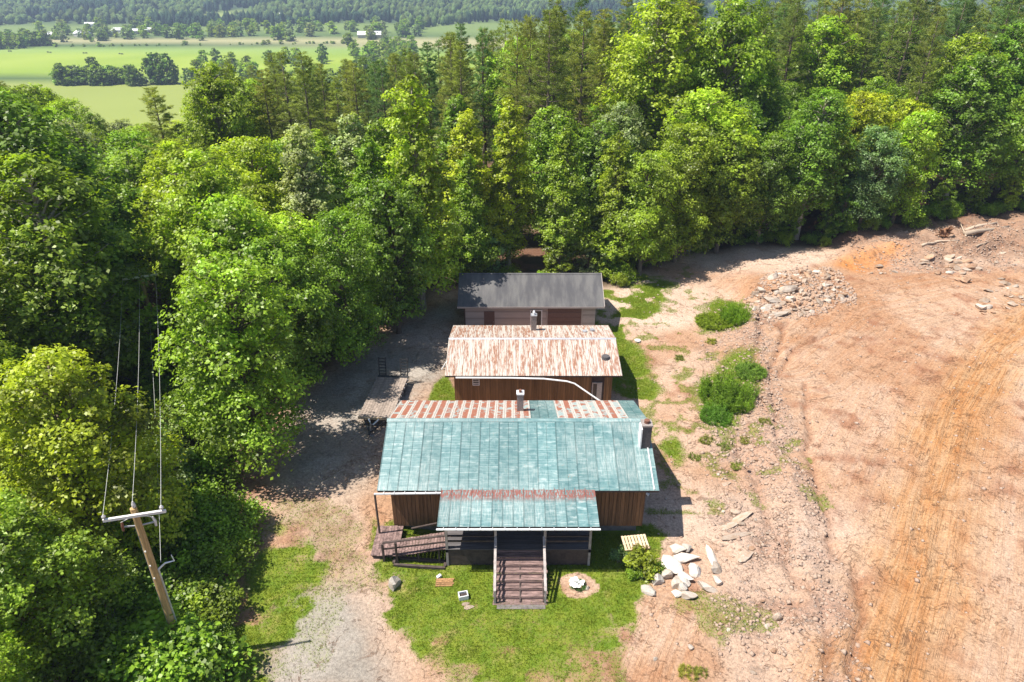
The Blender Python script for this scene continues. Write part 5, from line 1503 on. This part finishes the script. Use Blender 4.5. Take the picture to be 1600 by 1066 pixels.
# ------------------------------------------------------------------ small things in the yard
def yard():
    # timber frame
    a, b = at(617, 872), at(695, 889)
    x0, x1, y0, y1 = a.x, b.x + 0.0, b.y, a.y
    z = max(hz(x0, y0), hz(x1, y0), 0)
    t = thing('timber_frame', 'low rectangular frame of weathered timbers on the grass below the ramp', 'planter', ((x0 + x1) / 2, (y0 + y1) / 2, hz((x0 + x1) / 2, (y0 + y1) / 2)))
    def tim(p, q):
        za, zb = hz(*p), hz(*q)
        part('timber', MB().beam((p[0], p[1], za + 0.05), (q[0], q[1], zb + 0.05), 0.15, 0.16), 'dark_wood', t)
    tim((x0, y0), (x1, y0)); tim((x0, y1), (x1, y1)); tim((x0, y0 + 0.1), (x0, y1 - 0.1)); tim((x1, y0 + 0.1), (x1, y1 - 0.1))
    # pallet
    c = at(992, 851); t = thing('pallet', 'pale wooden pallet lying beside the garden shrubs', 'pallet', (c.x, c.y, c.z + 0.12))
    ROOT[t.name] = Vector((0, 0, 0)); t.rotation_euler = (R(8), 0, R(7)); t.location = (c.x, c.y, c.z + 0.1)
    for i in range(3): part('stringer', MB().box(-0.75, 0.75, -0.5 + i * 0.47, -0.44 + i * 0.47, 0, 0.09), 'pale_wood', t)
    for i in range(8): part('slat', MB().box(-0.75 + i * 0.195, -0.61 + i * 0.195, -0.52, 0.52, 0.091, 0.112), 'pale_wood', t)
    # flower bed
    t = thing('flower_clump', 'clump of white flowers in a round bed of bare soil', 'flowers', BED)
    rs = np.random.RandomState(3)
    n = 26
    for i in range(n):
        r_ = 0.42 * math.sqrt(rs.rand()); a_ = rs.uniform(0, 6.28); p = (BED.x - 0.05 + r_ * math.cos(a_), BED.y + r_ * math.sin(a_) * 0.9, BED.z + 0.2 + 0.1 * rs.rand())
        mb = MB()
        for k in range(6):
            an = k * math.pi / 3
            mb.add([p, (p[0] + 0.10 * math.cos(an - .4), p[1] + 0.10 * math.sin(an - .4), p[2] + 0.03), (p[0] + 0.12 * math.cos(an + .1), p[1] + 0.12 * math.sin(an + .1), p[2] + 0.02), (p[0] + 0.10 * math.cos(an + .5), p[1] + 0.10 * math.sin(an + .5), p[2] + 0.03)], [(0, 1, 2, 3)])
        part('blossom', mb, 'petal', t)
    st, fo = KINDS['shrub'][1][1]
    o = bpy.data.objects.new('foliage', fo); COL.objects.link(o); o.parent = t; o.scale = (0.75, 0.7, 0.3); o.color = (0.07, 0.16, 0.03, 1)
    q = at(917, 920); rock(q.x, q.y, .2, .15, .15, .3, 'rock_pale', 'white stone beside the white flowers', None, 'stone', 0.1, cat='stone')
    # orange patch of old boards
    c = at(695, 911); t = thing('board_stack', 'flat heap of old orange-brown boards on the lawn', 'boards', c)
    for i in range(4): part('board', MB().beam((c.x - 0.5, c.y - 0.22 + 0.14 * i, c.z + 0.03 + 0.01 * i), (c.x + 0.45 + 0.06 * (i % 2), c.y - 0.2 + 0.14 * i, c.z + 0.035 + 0.01 * i), 0.12, 0.03), 'orange_board', t)
    c = at(686, 903); single('spigot_box', MB().beam((c.x - 0.1, c.y - 0.08, c.z + 0.08), (c.x + 0.1, c.y + 0.1, c.z + 0.1), 0.16, 0.16), 'white_metal', 'small white box at the end of the orange-brown boards', 'box', c)
    # little well cover house
    c = at(724, 934); t = thing('vent_box', 'small white open-topped box standing on the lawn', 'box', c)
    ROOT[t.name] = Vector((0, 0, 0)); t.rotation_euler = (0, 0, R(14))
    for i, (x0, x1, y0, y1) in enumerate(((-.26, .26, -.2, -.15), (-.26, .26, .15, .2), (-.26, -.21, -.149, .149), (.21, .26, -.149, .149))):
        part('side', MB().box(x0, x1, y0, y1, -0.05, 0.3), 'white_metal', t)
    part('lid', MB().box(-.205, .205, -.145, .145, 0.14, 0.17), 'dark_wood', t)
    for px, py, s in ((728, 944, .24), (733, 949, .3)):
        q = at(px, py); rock(q.x, q.y, s, s * .7, .10, .3, 'rock', 'flat stepping stone by the small white box', 'stepping stones by the white box', 'stone', 0.05, var=5, cat='stone')
    # cover on the grass by the shed
    c = at(996, 534); single('well_cap', MB().tube([(c.x, c.y, c.z - 0.05), (c.x, c.y, c.z + 0.12), (c.x, c.y, c.z + 0.17), (c.x, c.y, c.z + 0.22)], [0.24, 0.24, 0.3, 0.12], 14), 'arm_wood', 'round pale well cap on the grass right of the shed', 'well cap', c)
    # barrel at the tree line
    c = at(1076, 392); t = thing('barrel', 'blue barrel with pale lid under the trees', 'barrel', c)
    part('drum', MB().tube([c, c + Vector((0, 0, 0.3)), c + Vector((0, 0, 0.32)), c + Vector((0, 0, 0.6)), c + Vector((0, 0, 0.62)), c + Vector((0, 0, 0.9))], [0.29, 0.3, 0.315, 0.315, 0.3, 0.28], 18), 'blue_paint', t)
    part('lid', MB().tube([c + Vector((0, 0, 0.9)), c + Vector((0, 0, 0.96))], 0.29, 18), 'white_metal', t)
    # logs and stump on the bank
    def log(p, q, r0, r1, label, mat='dead_wood', knots=3):
        a, b = at(*p), at(*q)
        a.z += r0 * 0.7; b.z += r1 * 0.7
        m = a.lerp(b, 0.5); m.z = max(m.z, hz(m.x, m.y) + r0 * 0.6)
        t = thing('fallen_log', label, 'log', Vector((m.x, m.y, hz(m.x, m.y))))
        part('trunk', MB().tube([a, a.lerp(m, .5) + Vector((0, .05, .04)), m, m.lerp(b, .5), b], [r0, r0 * .95, (r0 + r1) / 2, r1 * 1.05, r1], 9), mat, t, smooth=True)
        for i in range(knots):
            s = a.lerp(b, rnd.uniform(.2, .9)); part('branch_stub', MB().tube([s, s + Vector((rnd.uniform(-.6, .6), rnd.uniform(-.5, .5), rnd.uniform(.3, .9)))], [r1 * .5, r1 * .12], 5), mat, t)
    log((1507, 368), (1575, 356), .30, .17, 'long bare log with broken limbs on top of the bank')
    log((1508, 362), (1556, 350), .22, .15, 'shorter bare log lying behind the long one')
    log((1460, 379), (1499, 376), .12, .07, 'thin pale pole lying on the bank below the stump', knots=1)
    log((1509, 370), (1500, 348), .10, .05, 'snapped thin limb leaning up against the logs', knots=0)
    log((1440, 383), (1462, 380), .16, .12, 'short pale log beside the thin pole', knots=1)
    log((1525, 386), (1545, 378), .10, .05, 'crooked stick on the bank slope', knots=1)
    c = at(1473, 371); t = thing('tree_stump', 'uprooted stump with tangled brown roots at the edge of the woods', 'stump', c)
    part('trunk', MB().tube([c + Vector((0, 0.6, 0.5)), c + Vector((0, 0.1, 0.6)), c + Vector((0, -0.2, 0.65))], [0.3, 0.42, 0.6], 12), 'root_wood', t, smooth=True)
    for i in range(22):
        a = rnd.uniform(0, 6.28); l = rnd.uniform(.6, 1.25)
        s = c + Vector((0.4 * math.cos(a), -0.15, 0.7 + 0.4 * math.sin(a)))
        e = c + Vector((l * math.cos(a), -0.35 + rnd.uniform(-.3, .3), max(0.02, 0.75 + l * math.sin(a) * 0.8)))
        part('root', MB().tube([s, s.lerp(e, .5) + Vector((rnd.uniform(-.1, .1), rnd.uniform(-.15, .1), rnd.uniform(-.1, .1))), e], [.12, .08, .03], 5), 'root_wood', t)
yard()

# ------------------------------------------------------------------ the valley
VAL = {}
rs_v = np.random.RandomState(77)
KINDS['field'] = [(10.0, make_broadleaf(80 + i, 10.0, 4.4, 0.02, 'round', 40, 2600, 0.75, 'bark')) for i in range(3)]
NAMES['field'] = ('field_tree', 'tree', 'field')
def valley_tree(px, py, h, tone, label, group, wide=1.0):
    q = at(px, py); 
    if q.y < 100 or q.y > 4000: return
    plant('field', q.x, q.y, h, tone, label, group, wide)
for i in range(26):
    px = 92 + i * 5.0 + rnd.uniform(-3, 3)
    valley_tree(px, 131 + rnd.uniform(-2, 3), rnd.uniform(8, 15), rnd.choice(['deep green', 'mid green', 'deep green']), 'dark rounded tree in the hedgerow between the two green fields', 'hedgerow trees between the fields', rnd.uniform(.9, 1.3))
for px, h in ((236, 18), (246, 22), (256, 19), (266, 21), (275, 15), (150, 19), (152, 14)):
    valley_tree(px, 131, h, 'deep green', 'taller dark tree rising above the hedgerow between the fields', 'tall hedgerow trees', .75)
for i in range(24):
    px = -10 + i * 3.7
    valley_tree(px, 71 + (px < 40) * 3 + rnd.uniform(-3, 3), rnd.uniform(12, 18), rnd.choice(['mid green', 'deep green', 'mid green']), 'rounded tree in the grove at the far corner of the green field', 'grove at the far field corner', rnd.uniform(.9, 1.2))
for i in range(46):
    px = 75 + rnd.uniform(0, 530)
    valley_tree(px, 73.5 - (px - 75) * 0.012 + rnd.uniform(-.6, .6), rnd.choice([1.5, 2, 2.5, 3, 5]), 'mid green', 'low hedge shrub along the far side of the green field', 'far hedge shrubs', rnd.uniform(1.2, 2.0))
for i in range(130):
    px = rnd.uniform(60, 660); py = rnd.uniform(44, 62) - px * 0.008
    if rnd.random() < .25: py += 6
    valley_tree(px, py, rnd.uniform(9, 17), rnd.choice(['mid green', 'light green', 'deep green', 'silvery green']), 'round tree scattered among the far white houses', 'trees among the far houses', rnd.uniform(.9, 1.3))
for i in range(52):
    px = rnd.uniform(290, 640); py = rnd.uniform(95, 165)
    valley_tree(px, py, rnd.uniform(10, 17), rnd.choice(['mid green', 'light green', 'deep green']), 'tree on the valley floor below the wooded slope', 'valley floor trees', rnd.uniform(.9, 1.2))
for i in range(24):
    px = rnd.uniform(540, 660); py = rnd.uniform(74, 100)
    valley_tree(px, py, rnd.uniform(10, 16), rnd.choice(['mid green', 'light green']), 'tree beside the far end of the green field', 'trees at the field end', rnd.uniform(.9, 1.2))

def far_house(px, py, w, d, h, label, rz):
    q = at(px, py)
    t = thing('farm_building', label, 'house', q); ROOT[t.name] = Vector((0, 0, 0)); t.rotation_euler = (0, 0, rz)
    part('wall', MB().box(-w / 2, w / 2, -d / 2, d / 2, -1, h), 'far_wall', t)
    part('roof', MB().prism([(-d / 2 - .5, h), (0, h + d * .28), (d / 2 + .5, h), (0, h - .1 + .0)], 'x', -w / 2 - .5, w / 2 + .5), 'far_white', t)
    part('door', MB().box(-1.5, 1.5, -d / 2 - .06, -d / 2 - .01, -.5, 2.6), 'dark_wood', t)
far_house(82, 58.5, 16, 10, 4, 'small white-roofed farmhouse nearest the far grove', .2)
far_house(130, 57, 20, 12, 4, 'white-roofed barn on the near edge of the far pasture', -.4)
far_house(168, 55, 13, 9, 4, 'white house between round trees beyond the pasture', .3)
far_house(187, 51.5, 16, 10, 4, 'pale house set back among the far trees', -.2)
far_house(210, 53, 12, 9, 4, 'small white house at the end of the far row', .1)
far_house(236, 51, 12, 9, 4, 'white cottage under the dark far woods', .1)
far_house(578, 59, 30, 14, 4, 'long white shed at the end of the green field', 0.1)
far_house(142, 42, 14, 9, 4, 'lone white house high against the far woods', .2)
far_house(446, 28, 22, 14, 4, 'white house in a clearing right of the bald knoll', .2)

# posts of the field sprinkler / livestock: small dark animals on the green field
for i, (px, py) in enumerate(((14, 81), (17, 81), (75, 82.5), (79, 83), (131, 84), (135, 84), (187, 85), (191, 85.5), (245, 86), (249, 86))):
    q = at(px, py)
    t = thing('cow', 'small dark cow grazing on the bright green field', 'cow', q, 'cows on the green field')
    b = MB().tube([q + Vector((-.9, 0, 1.05)), q + Vector((-.6, 0, 1.0)), q + Vector((.5, 0, 1.0)), q + Vector((.8, 0, 1.1)), q + Vector((1.15, 0, .75)), q + Vector((1.35, 0, .4))], [.25, .42, .44, .28, .18, .12], 8)
    for sx in (-.65, .5):
        for sy in (-.2, .2): b.tube([q + Vector((sx, sy, .8)), q + Vector((sx, sy, 0))], [.12, .06], 6)
    part('body', b, 'cow', t, smooth=True)

def far_woods():
    rs = np.random.RandomState(41)
    n = 37000
    yy = 1010 + 2300 * rs.uniform(0, 1, n) ** 0.85
    px = rs.uniform(-60, 760, n)
    extra = rs.rand(n) < 0.40
    px = np.where(extra, rs.uniform(740, 1560, n), px); yy = np.where(extra, rs.uniform(1180, 3300, n), yy)
    xx = (px - 800) / F * (yy * CP + 40 * SP)
    kx, ky = KNOLL
    keep = np.hypot((xx - kx) / 48.0, (yy - ky) / 95.0) + 0.5 * (fbm(xx, yy, 60, 3, 91) - 0.5) > 1.0
    edge = 1170 + 160 * (fbm(xx, yy, 120, 2, 95) - 0.5)
    keep &= yy > edge
    keep &= ~((yy < 1300) & (rs.rand(n) < 0.35))
    xx, yy = xx[keep], yy[keep]; n = len(xx)
    zz = terrain(xx, yy)
    b = bmesh.new(); bmesh.ops.create_icosphere(b, subdivisions=1, radius=1.0)
    bv = np.array([v.co for v in b.verts]); bf = np.array([[v.index for v in f.verts] for f in b.faces]); b.free()
    r = rs.uniform(3.6, 6.2, n); h = r * rs.uniform(1.1, 1.9, n)
    conif = fbm(xx, yy, 130, 3, 99) > 0.54
    r = np.where(conif, r * 0.72, r); h = np.where(conif, h * 1.25, h)
    V = bv[None] * rs.uniform(0.72, 1.25, (n, len(bv), 1)) * np.stack([r, r, h], -1)[:, None, :]
    V = V + np.stack([xx, yy, zz + h * 0.75], -1)[:, None, :]
    Fc = (bf[None] + len(bv) * np.arange(n)[:, None, None]).reshape(-1)
    base = np.array([[0.075, 0.125, 0.035]]) * rs.uniform(0.55, 1.45, (n, 1)) * np.array([[1, 1, 1]]) + rs.uniform(0, 0.02, (n, 1)) * np.array([[1.4, 1, 0]])
    base = np.where(conif[:, None], np.array([[0.028, 0.058, 0.028]]) * rs.uniform(0.7, 1.3, (n, 1)), base)
    colr = np.concatenate([np.repeat(base, len(bv), 0), np.ones((n * len(bv), 1))], 1)
    m = np_mesh('far_woods', V.reshape(-1, 3), Fc, 3, 'far_foliage', colors=dict(Col=colr))
    o = bpy.data.objects.new('far_woods', m); COL.objects.link(o); o['kind'] = 'stuff'
    tag(o, 'blue-hazed forest covering the far hills', 'forest')
far_woods()

# ------------------------------------------------------------------ haze
def haze():
    k = N('haze_air')
    v = k.n('VolumePrincipled', None, Color=rgb(0.62, 0.76, 1.0), Density=0.00019, Anisotropy=0.1)
    k.t.links.new(v.outputs[0], k.out.inputs['Volume'])
    M['haze_air'] = k.m
    o = bpy.data.objects.new('haze', MB().box(-6300, 5500, -300, 8300, -60, 190).mesh('haze', 'haze_air')); COL.objects.link(o)
    o['kind'] = 'stuff'; tag(o, 'pale blue summer haze over the valley', 'haze')
haze()
